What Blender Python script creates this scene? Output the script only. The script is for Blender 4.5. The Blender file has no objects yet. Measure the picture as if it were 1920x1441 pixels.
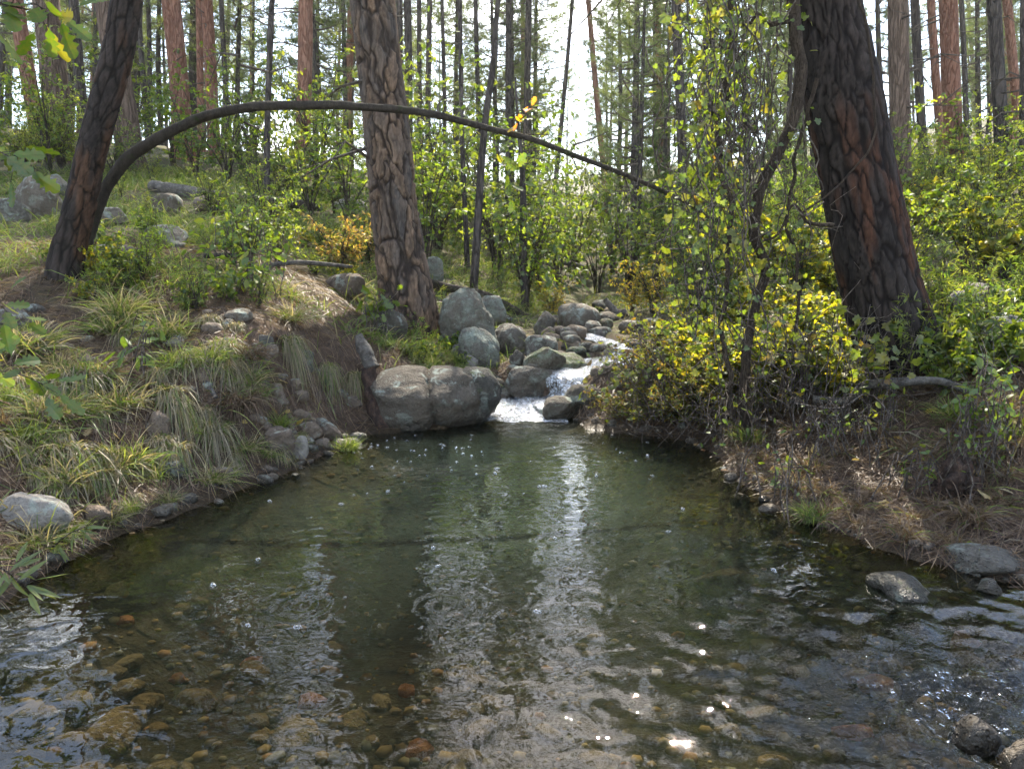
import bpy, math, random
import numpy as np
from mathutils import Vector, Matrix, Quaternion

# ------------------------------------------------------------------ camera
F_PX, CX, CY = 1371.0, 960.0, 720.5
CAM = np.array([0.0, 0.0, 1.2]); PITCH = math.radians(10.0)
FWD = np.array([0, math.cos(PITCH), -math.sin(PITCH)])
UPV = np.array([0, math.sin(PITCH), math.cos(PITCH)])
scene = bpy.context.scene
col = scene.collection
cd = bpy.data.cameras.new('camera'); cam = bpy.data.objects.new('camera', cd); col.objects.link(cam)
cd.sensor_fit = 'HORIZONTAL'; cd.angle = 2 * math.atan(960 / F_PX)
cd.clip_start = 0.05; cd.clip_end = 2000
cam.location = CAM; cam.rotation_euler = (math.pi / 2 - PITCH, 0, 0)
scene.camera = cam

# ------------------------------------------------------------------ sky, sun, exposure
SUN_EL, SUN_AZ = math.radians(45.0), math.radians(4.0)      # azimuth clockwise from +Y
world = bpy.data.worlds.new('World'); scene.world = world; world.use_nodes = True
wn = world.node_tree; wn.nodes.clear()
wo = wn.nodes.new('ShaderNodeOutputWorld'); bg = wn.nodes.new('ShaderNodeBackground')
sky = wn.nodes.new('ShaderNodeTexSky'); sky.sky_type = 'NISHITA'; sky.sun_disc = False
sky.sun_elevation = SUN_EL; sky.sun_rotation = SUN_AZ
sky.air_density = 1.0; sky.dust_density = 1.0; sky.ozone_density = 1.0
bg.inputs['Strength'].default_value = 0.15
# broken thin cloud over the whole sky
tcn = wn.nodes.new('ShaderNodeTexCoord'); mpn = wn.nodes.new('ShaderNodeMapping')
mpn.inputs['Scale'].default_value = (1.0, 1.0, 2.2)
nzn = wn.nodes.new('ShaderNodeTexNoise'); nzn.inputs['Scale'].default_value = 2.6; nzn.inputs['Detail'].default_value = 6
rpn = wn.nodes.new('ShaderNodeValToRGB')
rpn.color_ramp.elements[0].position = 0.55; rpn.color_ramp.elements[0].color = (0, 0, 0, 1)
rpn.color_ramp.elements[1].position = 0.66; rpn.color_ramp.elements[1].color = (0.75, 0.75, 0.75, 1)
mxn = wn.nodes.new('ShaderNodeMix'); mxn.data_type = 'RGBA'
mxn.inputs[7].default_value = (20, 20.3, 20.8, 1)
wn.links.new(tcn.outputs['Generated'], mpn.inputs['Vector']); wn.links.new(mpn.outputs['Vector'], nzn.inputs['Vector'])
wn.links.new(nzn.outputs['Fac'], rpn.inputs['Fac']); wn.links.new(rpn.outputs['Color'], mxn.inputs[0])
wn.links.new(sky.outputs['Color'], mxn.inputs[6]); wn.links.new(mxn.outputs[2], bg.inputs['Color'])
wn.links.new(bg.outputs['Background'], wo.inputs['Surface'])
sd = bpy.data.lights.new('sun', 'SUN'); sun = bpy.data.objects.new('sun', sd); col.objects.link(sun)
sd.energy = 5.0; sd.angle = math.radians(0.55); sd.color = (1.0, 0.91, 0.76)
SUNDIR = Vector((math.sin(SUN_AZ) * math.cos(SUN_EL), math.cos(SUN_AZ) * math.cos(SUN_EL), math.sin(SUN_EL)))
sun.rotation_euler = SUNDIR.to_track_quat('Z', 'Y').to_euler()
sun.location = SUNDIR * 60
vs = scene.view_settings
vs.view_transform = 'Standard'; vs.look = 'None'; vs.gamma = 1.0; vs.use_curve_mapping = False
vs.exposure = 1.95
scene.render.engine = 'CYCLES'
cy = scene.cycles
cy.max_bounces = 4; cy.diffuse_bounces = 2; cy.glossy_bounces = 2; cy.transmission_bounces = 2
cy.transparent_max_bounces = 8; cy.caustics_reflective = False; cy.caustics_refractive = False
cy.use_denoising = True; cy.sample_clamp_indirect = 6.0
cy.use_adaptive_sampling = True; cy.adaptive_threshold = 0.03

rng = np.random.default_rng(7)
random.seed(7)

# ------------------------------------------------------------------ pixel helpers
def ray(px, py):
    u = (px - CX) / F_PX; v = -(py - CY) / F_PX
    return np.array([u, 0, 0]) + FWD + v * UPV
def P(px, py, Y):
    d = ray(px, py); return CAM + d * (Y / d[1])
def W0(px, py, z=0.0):
    d = ray(px, py); return CAM + d * ((z - CAM[2]) / d[2])
def cdepth(p):
    return float(np.dot(np.asarray(p) - CAM, FWD))

# ------------------------------------------------------------------ numpy noise
def _h(ix, iy, iz, s):
    n = (ix.astype(np.int64) * 374761393 + iy.astype(np.int64) * 668265263 + iz.astype(np.int64) * 2147483647 + s * 974634777) & 0xffffffff
    n = ((n ^ (n >> 13)) * 1274126177) & 0xffffffff
    n = ((n ^ (n >> 16)) * 2246822519) & 0xffffffff
    n = n ^ (n >> 15)
    return (n & 0xffffff) / float(0x1000000)
def vnoise(p, s=0):
    p = np.asarray(p, float); i = np.floor(p).astype(np.int64); f = p - i
    f = f * f * (3 - 2 * f); r = 0
    for a in (0, 1):
        for b in (0, 1):
            for c in (0, 1):
                w = (f[..., 0] if a else 1 - f[..., 0]) * (f[..., 1] if b else 1 - f[..., 1]) * (f[..., 2] if c else 1 - f[..., 2])
                r = r + w * _h(i[..., 0] + a, i[..., 1] + b, i[..., 2] + c, s)
    return r
def fbm(p, s=0, o=4, g=0.5):
    p = np.asarray(p, float); r = 0; a = 1; t = 0
    for k in range(o):
        r = r + a * (vnoise(p * (2 ** k) + k * 17.3, s + k) - 0.5); t += a; a *= g
    return r / t * 2
def voronoi(p, s=0, jit=0.9):
    p = np.asarray(p, float); i = np.floor(p).astype(np.int64)
    f1 = np.full(p.shape[:-1], 9.0); f2 = f1.copy(); idc = np.zeros(p.shape[:-1])
    for a in (-1, 0, 1):
        for b in (-1, 0, 1):
            for c in (-1, 0, 1):
                q = i + np.array([a, b, c])
                o = np.stack([_h(q[..., 0], q[..., 1], q[..., 2], s + k) for k in (1, 2, 3)], -1)
                d = np.linalg.norm(q + 0.5 + (o - 0.5) * jit - p, axis=-1)
                m = d < f1
                f2 = np.where(m, f1, np.minimum(f2, d)); idc = np.where(m, _h(q[..., 0], q[..., 1], q[..., 2], s + 9), idc)
                f1 = np.where(m, d, f1)
    return f1, f2, idc
def sstep(a, b, x):
    t = np.clip((x - a) / (b - a), 0, 1); return t * t * (3 - 2 * t)
def nrm(v):
    v = np.asarray(v, float); return v / np.maximum(np.linalg.norm(v, axis=-1, keepdims=True), 1e-9)

# ------------------------------------------------------------------ mesh / object helpers
def mk_mesh(name, V, faces, mats=(), midx=None, colr=None, smooth=True, attrs=None):
    me = bpy.data.meshes.new(name); V = np.asarray(V, np.float32)
    faces = [np.asarray(f, np.int32) for f in faces if len(f)]
    me.vertices.add(len(V)); me.vertices.foreach_set('co', V.ravel())
    vi = np.concatenate([f.ravel() for f in faces]); tot = np.concatenate([np.full(len(f), f.shape[1], np.int32) for f in faces])
    st = np.concatenate([[0], np.cumsum(tot)[:-1]]).astype(np.int32)
    me.loops.add(len(vi)); me.loops.foreach_set('vertex_index', vi)
    me.polygons.add(len(tot)); me.polygons.foreach_set('loop_start', st)
    me.polygons.foreach_set('use_smooth', np.full(len(tot), smooth, bool))
    for m in mats: me.materials.append(m)
    if midx is not None: me.polygons.foreach_set('material_index', np.asarray(midx, np.int32))
    if colr is not None:
        a = me.attributes.new('col', 'FLOAT_COLOR', 'POINT')
        c = np.ones((len(V), 4), np.float32); c[:, :3] = colr; a.data.foreach_set('color', c.ravel())
    for k, v in (attrs or {}).items():
        a = me.attributes.new(k, 'FLOAT', 'POINT'); a.data.foreach_set('value', np.asarray(v, np.float32))
    me.update(calc_edges=True); me.validate()
    return me
def obj(name, me, parent=None, loc=None, rot=None, scale=None):
    o = bpy.data.objects.new(name, me); col.objects.link(o)
    if parent is not None: o.parent = parent
    if loc is not None: o.location = [float(a) for a in loc]
    if rot is not None:
        if isinstance(rot, Quaternion): o.rotation_mode = 'QUATERNION'; o.rotation_quaternion = rot
        else: o.rotation_euler = rot
    if scale is not None: o.scale = (scale,) * 3 if np.isscalar(scale) else scale
    return o
def tag(o, label=None, cat=None, group=None, kind=None):
    if label: o['label'] = label
    if cat: o['category'] = cat
    if group: o['group'] = group
    if kind: o['kind'] = kind
    return o
def thing(name, loc, label, cat, group=None, rz=0, scale=1):
    o = obj(name, None, None, loc, (0, 0, rz), scale); o.empty_display_size = 0.1
    return tag(o, label, cat, group)

class MB:                                    # collects geometry of ONE mesh
    def __init__(s): s.V = []; s.F = {3: [], 4: []}; s.M = {3: [], 4: []}; s.C = []; s.n = 0
    def add(s, V, F, c=(1, 1, 1), m=0):
        V = np.asarray(V, float); F = np.asarray(F, int); k = F.shape[1]
        s.V.append(V); s.F[k].append(F + s.n); s.M[k].append(np.full(len(F), m))
        c = np.asarray(c, float); s.C.append(np.broadcast_to(c, (len(V), 3))); s.n += len(V)
    def mesh(s, name, mats, smooth=True):
        fs = []; ms = []
        for k in (3, 4):
            if s.F[k]: fs.append(np.concatenate(s.F[k])); ms.append(np.concatenate(s.M[k]))
        return mk_mesh(name, np.concatenate(s.V), fs, mats, np.concatenate(ms), np.concatenate(s.C), smooth)

def resample(pts, rad, n):
    pts = np.asarray(pts, float); rad = np.asarray(rad, float)
    m = len(pts)
    if m == 2:
        t = np.linspace(0, 1, n)[:, None]; return pts[0] * (1 - t) + pts[1] * t, np.interp(t[:, 0], [0, 1], rad)
    ext = np.vstack([2 * pts[0] - pts[1], pts, 2 * pts[-1] - pts[-2]])
    s = np.concatenate([[0], np.cumsum(np.linalg.norm(np.diff(pts, axis=0), axis=1))])
    q = np.linspace(0, s[-1], n); k = np.clip(np.searchsorted(s, q, side='right') - 1, 0, m - 2)
    t = ((q - s[k]) / np.maximum(s[k + 1] - s[k], 1e-9))[:, None]
    p0, p1, p2, p3 = ext[k], ext[k + 1], ext[k + 2], ext[k + 3]
    out = 0.5 * (2 * p1 + (p2 - p0) * t + (2 * p0 - 5 * p1 + 4 * p2 - p3) * t ** 2 + (-p0 + 3 * p1 - 3 * p2 + p3) * t ** 3)
    return out, np.interp(q, s, rad)
def frames(c):
    T = nrm(np.gradient(c, axis=0)); a = np.array([1.0, 0, 0]) if abs(T[0][0]) < 0.8 else np.array([0, 1.0, 0])
    N = np.zeros_like(T); N[0] = nrm(np.cross(np.cross(T[0], a), T[0]))
    for i in range(1, len(T)):
        v = N[i - 1] - T[i] * np.dot(N[i - 1], T[i]); N[i] = v / max(np.linalg.norm(v), 1e-9)
    return T, N, np.cross(T, N)
def tube(pts, rad, n=6, seg=None, cap=True):
    c, r = resample(pts, rad, seg or max(len(pts), 2))
    T, N, B = frames(c); a = np.linspace(0, 2 * np.pi, n, endpoint=False)
    V = c[:, None] + r[:, None, None] * (np.cos(a)[None, :, None] * N[:, None] + np.sin(a)[None, :, None] * B[:, None])
    V = V.reshape(-1, 3); i, j = np.meshgrid(np.arange(len(c) - 1), np.arange(n), indexing='ij'); j2 = (j + 1) % n
    Fq = np.stack([i * n + j, i * n + j2, (i + 1) * n + j2, (i + 1) * n + j], -1).reshape(-1, 4)
    if cap:
        V = np.vstack([V, c[0], c[-1]]); k = np.arange(n); k2 = (k + 1) % n; b = (len(c) - 1) * n; e = len(V) - 1
        Fc = np.vstack([np.stack([k2, k, np.full(n, e - 1)], 1), np.stack([b + k, b + k2, np.full(n, e)], 1)])
        Fq = np.vstack([Fq, np.hstack([Fc, Fc[:, 2:]])[:, [0, 1, 2, 2]]]) if False else Fq
        return V, Fq, Fc
    return V, Fq, np.zeros((0, 3), int)
def add_tube(mb, pts, rad, n=6, seg=None, c=(1, 1, 1), m=0, cap=False):
    V, Fq, Fc = tube(pts, rad, n, seg, cap)
    off = mb.n; mb.add(V, Fq, c, m)
    if len(Fc): mb.F[3].append(Fc + off); mb.M[3].append(np.full(len(Fc), m))

# leaf templates: base at origin, along +Y, face +Z
def rows_leaf(ys, ws, fold=0.12, bend=0.18):
    V = []; F = []
    for y, w in zip(ys, ws):
        z = -bend * y * y; V += [(-w, y, z + fold * w), (0, y, z), (w, y, z + fold * w)]
    for i in range(len(ys) - 1):
        a = 3 * i; b = a + 3
        F += [(a, a + 1, b + 1), (a, b + 1, b), (a + 1, a + 2, b + 2), (a + 1, b + 2, b + 1)]
    return np.array(V, float), np.array(F)
LEAF2 = (np.array([[0, 0, 0], [-.26, .45, .07], [.26, .45, .07], [0, 1, -.06]], float), np.array([[0, 2, 3], [0, 3, 1]]))
NARROW = (np.array([[0, 0, 0], [-.1, .4, .03], [.1, .4, .03], [0, 1, -.12]], float), np.array([[0, 2, 3], [0, 3, 1]]))
LANCE = rows_leaf([0, .2, .5, .8, 1], [.01, .075, .095, .055, .004], .3, .3)
OVAL = rows_leaf([0, .15, .4, .7, .9, 1], [.01, .17, .27, .22, .09, .005])
OAK = rows_leaf([0, .08, .2, .3, .38, .5, .58, .7, .76, .88, .95, 1], [.012, .02, .16, .2, .11, .34, .17, .36, .2, .22, .15, .02], .15, .2)
OAKLO = rows_leaf([0, .12, .32, .4, .62, .72, .9, 1], [.01, .05, .25, .12, .34, .17, .2, .02], .15, .2)
def palm():
    ang = np.radians([-150, -118, -95, -72, -45, -28, 0, 28, 45, 72, 95, 118, 150]); r = np.array([.3, .5, .38, .62, .45, .66, .82, .66, .45, .62, .38, .5, .3])
    V = [(0, .28, 0)] + [(ri * math.sin(a), .28 + ri * math.cos(a) * .9, .06 * math.cos(3 * a) - .12 * ri) for a, ri in zip(ang, r)] + [(0, .16, 0)]
    n = len(ang); F = [(0, i + 1, i + 2)[::-1] for i in range(n - 1)] + [(0, n, n + 1)[::-1], (0, n + 1, 1)[::-1]]
    return np.array(V, float), np.array(F)
PALM = palm()
def scatter(tpl, pos, d, up, sc):
    pos = np.asarray(pos, float); n = len(pos); y = nrm(d); x = nrm(np.cross(y, up)); z = np.cross(x, y)
    sc = np.broadcast_to(np.asarray(sc, float), (n,))
    V = pos[:, None] + sc[:, None, None] * (tpl[0][None, :, 0:1] * x[:, None] + tpl[0][None, :, 1:2] * y[:, None] + tpl[0][None, :, 2:3] * z[:, None])
    k = len(tpl[0]); F = tpl[1][None] + (np.arange(n) * k)[:, None, None]
    return V.reshape(-1, 3), F.reshape(-1, tpl[1].shape[1])
def palette(cols, n, r=rng, jit=0.2):
    cols = np.asarray(cols, float); i = r.integers(0, len(cols), n); c = cols[i]
    return np.clip(c * (1 + (r.random((n, 1)) - .5) * 2 * jit), 0.002, 1)
def rsph(n, r=rng):
    return nrm(r.normal(size=(n, 3)))

# ------------------------------------------------------------------ materials
def new_mat(name):
    m = bpy.data.materials.new(name); m.use_nodes = True; nt = m.node_tree; nt.nodes.clear()
    out = nt.nodes.new('ShaderNodeOutputMaterial'); return m, nt, out
def nd(nt, t, **kw):
    n = nt.nodes.new(t)
    for k, v in kw.items():
        if hasattr(n, k): setattr(n, k, v)
        else: n.inputs[k.replace('_', ' ')].default_value = v
    return n
def L(nt, a, b): nt.links.new(a, b)
def ramp(nt, fac, stops):
    r = nt.nodes.new('ShaderNodeValToRGB'); e = r.color_ramp.elements
    while len(e) < len(stops): e.new(0.5)
    for i, (p, c) in enumerate(stops): e[i].position = p; e[i].color = (*c, 1) if len(c) == 3 else c
    if fac is not None: L(nt, fac, r.inputs['Fac'])
    return r.outputs['Color']
def noise(nt, vec, scale, detail=4, rough=0.55, dist=0):
    n = nt.nodes.new('ShaderNodeTexNoise'); n.inputs['Scale'].default_value = scale; n.inputs['Detail'].default_value = detail
    n.inputs['Roughness'].default_value = rough; n.inputs['Distortion'].default_value = dist
    if vec is not None: L(nt, vec, n.inputs['Vector'])
    return n.outputs['Fac']
def mixc(nt, fac, a, b, mode='MIX'):
    m = nt.nodes.new('ShaderNodeMix'); m.data_type = 'RGBA'; m.blend_type = mode
    for s, v in ((m.inputs[0], fac), (m.inputs[6], a), (m.inputs[7], b)):
        if hasattr(v, 'is_linked') or hasattr(v, 'links'): L(nt, v, s)
        elif np.isscalar(v): s.default_value = v
        else: s.default_value = (*v, 1)
    return m.outputs[2]
def mth(nt, op, a, b=None, c=None, clamp=False):
    m = nt.nodes.new('ShaderNodeMath'); m.operation = op; m.use_clamp = clamp
    for s, v in zip(m.inputs, (a, b, c)):
        if v is None: continue
        if np.isscalar(v): s.default_value = v
        else: L(nt, v, s)
    return m.outputs[0]
def mrange(nt, v, a, b, c=0.0, d=1.0):
    m = nt.nodes.new('ShaderNodeMapRange'); m.clamp = True
    L(nt, v, m.inputs[0])
    for i, x in enumerate((a, b, c, d)): m.inputs[i + 1].default_value = x
    return m.outputs[0]
def bump(nt, h, strength=0.5, dist=0.02, normal=None):
    b = nt.nodes.new('ShaderNodeBump'); b.inputs['Strength'].default_value = strength; b.inputs['Distance'].default_value = dist
    L(nt, h, b.inputs['Height'])
    if normal is not None: L(nt, normal, b.inputs['Normal'])
    return b.outputs['Normal']
def texco(nt, which='Object'): return nt.nodes.new('ShaderNodeTexCoord').outputs[which]
def attr(nt, name, out='Color'):
    a = nt.nodes.new('ShaderNodeAttribute'); a.attribute_name = name; return a.outputs[out]
def mapping(nt, vec, sc=(1, 1, 1)):
    m = nt.nodes.new('ShaderNodeMapping'); m.inputs['Scale'].default_value = sc; L(nt, vec, m.inputs['Vector']); return m.outputs['Vector']

def leaf_mat(name, color_fn, trans=0.55, gloss=0.035, tboost=(2.7, 2.35, 0.65), rough=0.45):
    m, nt, out = new_mat(name); c = color_fn(nt)
    df = nt.nodes.new('ShaderNodeBsdfDiffuse'); tr = nt.nodes.new('ShaderNodeBsdfTranslucent'); gl = nt.nodes.new('ShaderNodeBsdfGlossy')
    gl.inputs['Roughness'].default_value = rough; gl.inputs['Color'].default_value = (1, 1, 1, 1)
    L(nt, c, df.inputs['Color']); L(nt, mixc(nt, 1.0, c, tboost, 'MULTIPLY'), tr.inputs['Color'])
    a = nt.nodes.new('ShaderNodeMixShader'); a.inputs[0].default_value = trans; L(nt, df.outputs[0], a.inputs[1]); L(nt, tr.outputs[0], a.inputs[2])
    b = nt.nodes.new('ShaderNodeMixShader'); b.inputs[0].default_value = gloss; L(nt, a.outputs[0], b.inputs[1]); L(nt, gl.outputs[0], b.inputs[2])
    L(nt, b.outputs[0], out.inputs['Surface']); return m
M = {}
M['foliage'] = leaf_mat('foliage', lambda nt: attr(nt, 'col'))
M['needles'] = leaf_mat('needles', lambda nt: attr(nt, 'col'), 0.5, 0.05, (1.9, 1.8, 1.0), .5)
M['grass'] = leaf_mat('grass_blades', lambda nt: attr(nt, 'col'), 0.45, 0.03, (1.7, 1.65, .8))
def rnd_col(stops):
    def f(nt):
        oi = nt.nodes.new('ShaderNodeObjectInfo'); c = ramp(nt, oi.outputs['Random'], stops)
        n = noise(nt, texco(nt), 5.0, 3); return mixc(nt, mrange(nt, n, .35, .75, 0, .45), c, (.16, .11, .02))
    return f
M['grape_leaf'] = leaf_mat('grape_leaf', rnd_col([(0, (.05, .085, .015)), (.35, (.085, .13, .02)), (.7, (.125, .15, .024)), (.92, (.17, .16, .03)), (1, (.18, .10, .03))]), tboost=(1.9, 1.85, .65))
M['oak_leaf'] = leaf_mat('oak_leaf', rnd_col([(0, (.03, .075, .012)), (.5, (.05, .11, .016)), (.85, (.08, .14, .02)), (1, (.12, .13, .025))]), .5)
M['willow_leaf'] = leaf_mat('willow_leaf', rnd_col([(0, (.06, .11, .03)), (1, (.11, .16, .04))]), .4)
M['amber_leaf'] = leaf_mat('amber_leaf', rnd_col([(0, (.45, .20, .02)), (.6, (.5, .16, .02)), (1, (.35, .28, .03))]), .5)
M['dry_leaf'] = leaf_mat('dry_leaf', rnd_col([(0, (.30, .22, .12)), (.4, (.36, .28, .08)), (.7, (.2, .13, .07)), (1, (.4, .33, .2))]), .25)
M['rose_leaf'] = leaf_mat('rose_leaf', rnd_col([(0, (.04, .10, .025)), (.6, (.07, .14, .03)), (1, (.15, .19, .03))]), .42)

def principled(nt, out, c, rough=0.85, normal=None, spec=0.3):
    b = nt.nodes.new('ShaderNodeBsdfPrincipled')
    if hasattr(c, 'links'): L(nt, c, b.inputs['Base Color'])
    else: b.inputs['Base Color'].default_value = (*c, 1)
    if np.isscalar(rough): b.inputs['Roughness'].default_value = rough
    else: L(nt, rough, b.inputs['Roughness'])
    b.inputs['Specular IOR Level'].default_value = spec
    if normal is not None: L(nt, normal, b.inputs['Normal'])
    L(nt, b.outputs[0], out.inputs['Surface']); return b

def rock_mat(name, dark, light, lichen=0.3, moss=0.0, wet=True, lcol=(.33, .38, .32), pit=0.5):
    m, nt, out = new_mat(name); geo = nt.nodes.new('ShaderNodeNewGeometry'); pos = geo.outputs['Position']
    oi = nt.nodes.new('ShaderNodeObjectInfo')
    n1 = noise(nt, pos, 5, 6, .62, .3); n2 = noise(nt, pos, 38, 5, .65)
    c = ramp(nt, n1, [(.3, dark), (.72, light)])
    c = mixc(nt, mrange(nt, n2, .3, .7, 0, .6), c, tuple(0.45 * a for a in dark))
    c = mixc(nt, mrange(nt, oi.outputs['Random'], 0, 1, 0, .35), c, (.20, .15, .10))
    sp = nt.nodes.new('ShaderNodeSeparateXYZ'); L(nt, geo.outputs['Normal'], sp.inputs[0]); up = sp.outputs['Z']
    if lichen > 0:
        n3 = noise(nt, pos, 9, 7, .7, .5)
        f = mth(nt, 'MULTIPLY', mrange(nt, n3, .56 - .12 * lichen, .62, 0, 1), mrange(nt, up, -.2, .6, .25, 1))
        c = mixc(nt, mth(nt, 'MULTIPLY', f, min(1, .5 + lichen * .4)), c, lcol)
        n5 = noise(nt, pos, 55, 4, .7); c = mixc(nt, mth(nt, 'MULTIPLY', mrange(nt, n5, .62, .68, 0, .7), lichen, clamp=True), c, (.42, .42, .36))
    if moss > 0:
        n4 = noise(nt, pos, 11, 6, .7)
        f = mth(nt, 'MULTIPLY', mrange(nt, n4, .62 - .3 * moss, .66, 0, 1), mrange(nt, up, .05, .6, 0, 1))
        c = mixc(nt, f, c, (.05, .075, .012))
    rough = .88
    if wet:
        sz = nt.nodes.new('ShaderNodeSeparateXYZ'); L(nt, pos, sz.inputs[0])
        zz = mth(nt, 'ADD', sz.outputs['Z'], mth(nt, 'MULTIPLY', n1, -.08))
        w = mrange(nt, zz, -.01, .06, 1, 0)
        c = mixc(nt, mth(nt, 'MULTIPLY', w, .62), c, (.02, .018, .012)); rough = mrange(nt, w, 0, 1, .88, .3)
    vo = nt.nodes.new('ShaderNodeTexVoronoi'); vo.inputs['Scale'].default_value = 70; L(nt, pos, vo.inputs['Vector'])
    h = mth(nt, 'ADD', mth(nt, 'MULTIPLY', n2, .7), mth(nt, 'MULTIPLY', mrange(nt, vo.outputs['Distance'], 0, .35, 0, 1), pit))
    n6 = noise(nt, pos, 14, 5, .6, .4); h = mth(nt, 'ADD', h, mth(nt, 'MULTIPLY', n6, 1.6))
    principled(nt, out, c, rough, bump(nt, h, 1.0, .022)); return m
M['rock'] = rock_mat('grey_rock', (.06, .055, .046), (.17, .155, .13), .3)
M['rock_big'] = rock_mat('brown_grey_rock', (.042, .037, .03), (.125, .108, .086), .22)
M['rock_lichen'] = rock_mat('lichen_rock', (.065, .067, .058), (.15, .155, .135), .8, lcol=(.20, .235, .19))
M['rock_moss'] = rock_mat('mossy_rock', (.05, .045, .034), (.13, .12, .095), .8, .7, lcol=(.26, .30, .24))
M['rock_dark'] = rock_mat('dark_rock', (.035, .032, .026), (.10, .092, .075), .12, .15)
M['rock_brown'] = rock_mat('brown_rock', (.10, .075, .055), (.22, .17, .13), .1, 0, True, pit=.2)
M['rock_pale'] = rock_mat('pale_rock', (.22, .20, .175), (.38, .35, .31), .1, 0, False, pit=.1)
M['rock_bed'] = rock_mat('bed_rock', (.09, .052, .022), (.21, .135, .062), 0, 0, False, pit=.1)
M['rock_wet'] = rock_mat('wet_rock', (.022, .018, .014), (.07, .055, .042), 0, 0, True, pit=.8)
M['rock_orange'] = rock_mat('orange_rock', (.22, .07, .03), (.34, .13, .05), 0, 0, False, pit=.1)

def bark_mat(name, a, b, scl=(1, 1, .16), freq=9, moss=0.0, use_col=False, red=None):
    m, nt, out = new_mat(name); v = texco(nt); q = mapping(nt, v, scl)
    vo = nt.nodes.new('ShaderNodeTexVoronoi'); vo.feature = 'DISTANCE_TO_EDGE'; vo.inputs['Scale'].default_value = freq
    wv = nt.nodes.new('ShaderNodeVectorMath'); wv.operation = 'ADD'
    n0 = nt.nodes.new('ShaderNodeTexNoise'); n0.inputs['Scale'].default_value = freq * .8; L(nt, q, n0.inputs['Vector'])
    sc = nt.nodes.new('ShaderNodeVectorMath'); sc.operation = 'SCALE'; sc.inputs['Scale'].default_value = .2; L(nt, n0.outputs['Color'], sc.inputs[0])
    L(nt, q, wv.inputs[0]); L(nt, sc.outputs[0], wv.inputs[1]); L(nt, wv.outputs[0], vo.inputs['Vector'])
    e = mrange(nt, vo.outputs['Distance'], .01, .16, 0, 1); n1 = noise(nt, mapping(nt, v, (1, 1, .3)), 28, 6, .65); n2 = noise(nt, v, 2.2, 3)
    c = mixc(nt, mrange(nt, n1, .3, .7), a, b)
    if red is not None: c = mixc(nt, mrange(nt, n2, .42, .62, 0, .8), c, red)
    if use_col: c = mixc(nt, 1.0, attr(nt, 'col'), mixc(nt, mrange(nt, n1, .25, .75), (.55, .55, .55), (1.25, 1.22, 1.2)), 'MULTIPLY')
    else: c = mixc(nt, mth(nt, 'MULTIPLY', mth(nt, 'SUBTRACT', 1, e), .5), c, tuple(.35 * x for x in a))
    if moss > 0:
        n3 = noise(nt, v, 7, 6, .7); c = mixc(nt, mrange(nt, n3, .62 - moss * .2, .7, 0, .8), c, (.05, .075, .015))
    h = mth(nt, 'ADD', mth(nt, 'MULTIPLY', e, 0.0 if use_col else 1.0), mth(nt, 'MULTIPLY', n1, .45))
    principled(nt, out, c, .92, bump(nt, h, .9, .02 if not use_col else .012), .15); return m
M['bark_plate'] = bark_mat('plated_pine_bark', (.2, .12, .08), (.3, .2, .14), use_col=True)
M['bark_red'] = bark_mat('red_pine_bark', (.21, .095, .062), (.33, .18, .125), freq=16)
M['bark_brown'] = bark_mat('brown_pine_bark', (.10, .07, .052), (.20, .14, .105), freq=13)
M['bark_dark'] = bark_mat('dark_pine_bark', (.05, .042, .038), (.11, .092, .08), freq=12)
M['bark_thin'] = bark_mat('twig_bark', (.06, .05, .04), (.14, .115, .09), freq=30)
M['vine_bark'] = bark_mat('vine_bark', (.055, .042, .032), (.12, .09, .065), (1, 1, .08), 60)
M['arch_bark'] = bark_mat('arched_trunk_bark', (.065, .052, .04), (.125, .105, .082), (1, 1, 1), 60, .15)
M['dead_twig'] = bark_mat('dead_twig', (.10, .08, .065), (.2, .165, .135), freq=30)
def simple_noise_mat(name, a, b, freq, rough=.85, st=.5, scl=(1, 1, 1)):
    m, nt, out = new_mat(name); v = mapping(nt, texco(nt), scl); n = noise(nt, v, freq, 6, .65)
    n2 = noise(nt, v, freq * 5, 5, .7); c = mixc(nt, mrange(nt, n2, .4, .7, 0, .7), mixc(nt, mrange(nt, n, .35, .65), a, b), a)
    principled(nt, out, c, rough, bump(nt, mth(nt, 'ADD', n, mth(nt, 'MULTIPLY', n2, .5)), st, .03)); return m
M['log_bark'] = simple_noise_mat('weathered_log', (.06, .052, .044), (.19, .17, .145), 16, .9, 1.0)
M['rotten'] = simple_noise_mat('rotten_wood', (.02, .014, .011), (.11, .065, .045), 24, .9, 1.0, (1, 1, .4))
M['split_wood'] = simple_noise_mat('fresh_split_wood', (.42, .2, .06), (.6, .34, .13), 14)

# ------------------------------------------------------------------ terrain
shore_px_left = [(0, 1135), (60, 1085), (200, 1010), (330, 962), (440, 918), (560, 880), (620, 846), (690, 815), (760, 803), (905, 790), (940, 770)]
shore_px_right = [(1050, 782), (1150, 808), (1320, 832), (1380, 890), (1480, 962), (1620, 1012), (1740, 1058), (1920, 1100)]
SHL = [W0(*q)[:2] for q in shore_px_left]; SHR = [W0(*q)[:2] for q in shore_px_right]
POOL = np.array([(-2.0, 1.2), (-2.3, .5), (-2.4, -1), (-2.2, -4)][::-1] + SHL + SHR + [(2.45, 2.05), (3.0, 1.3), (3.3, 0), (3.0, -4)])
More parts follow.
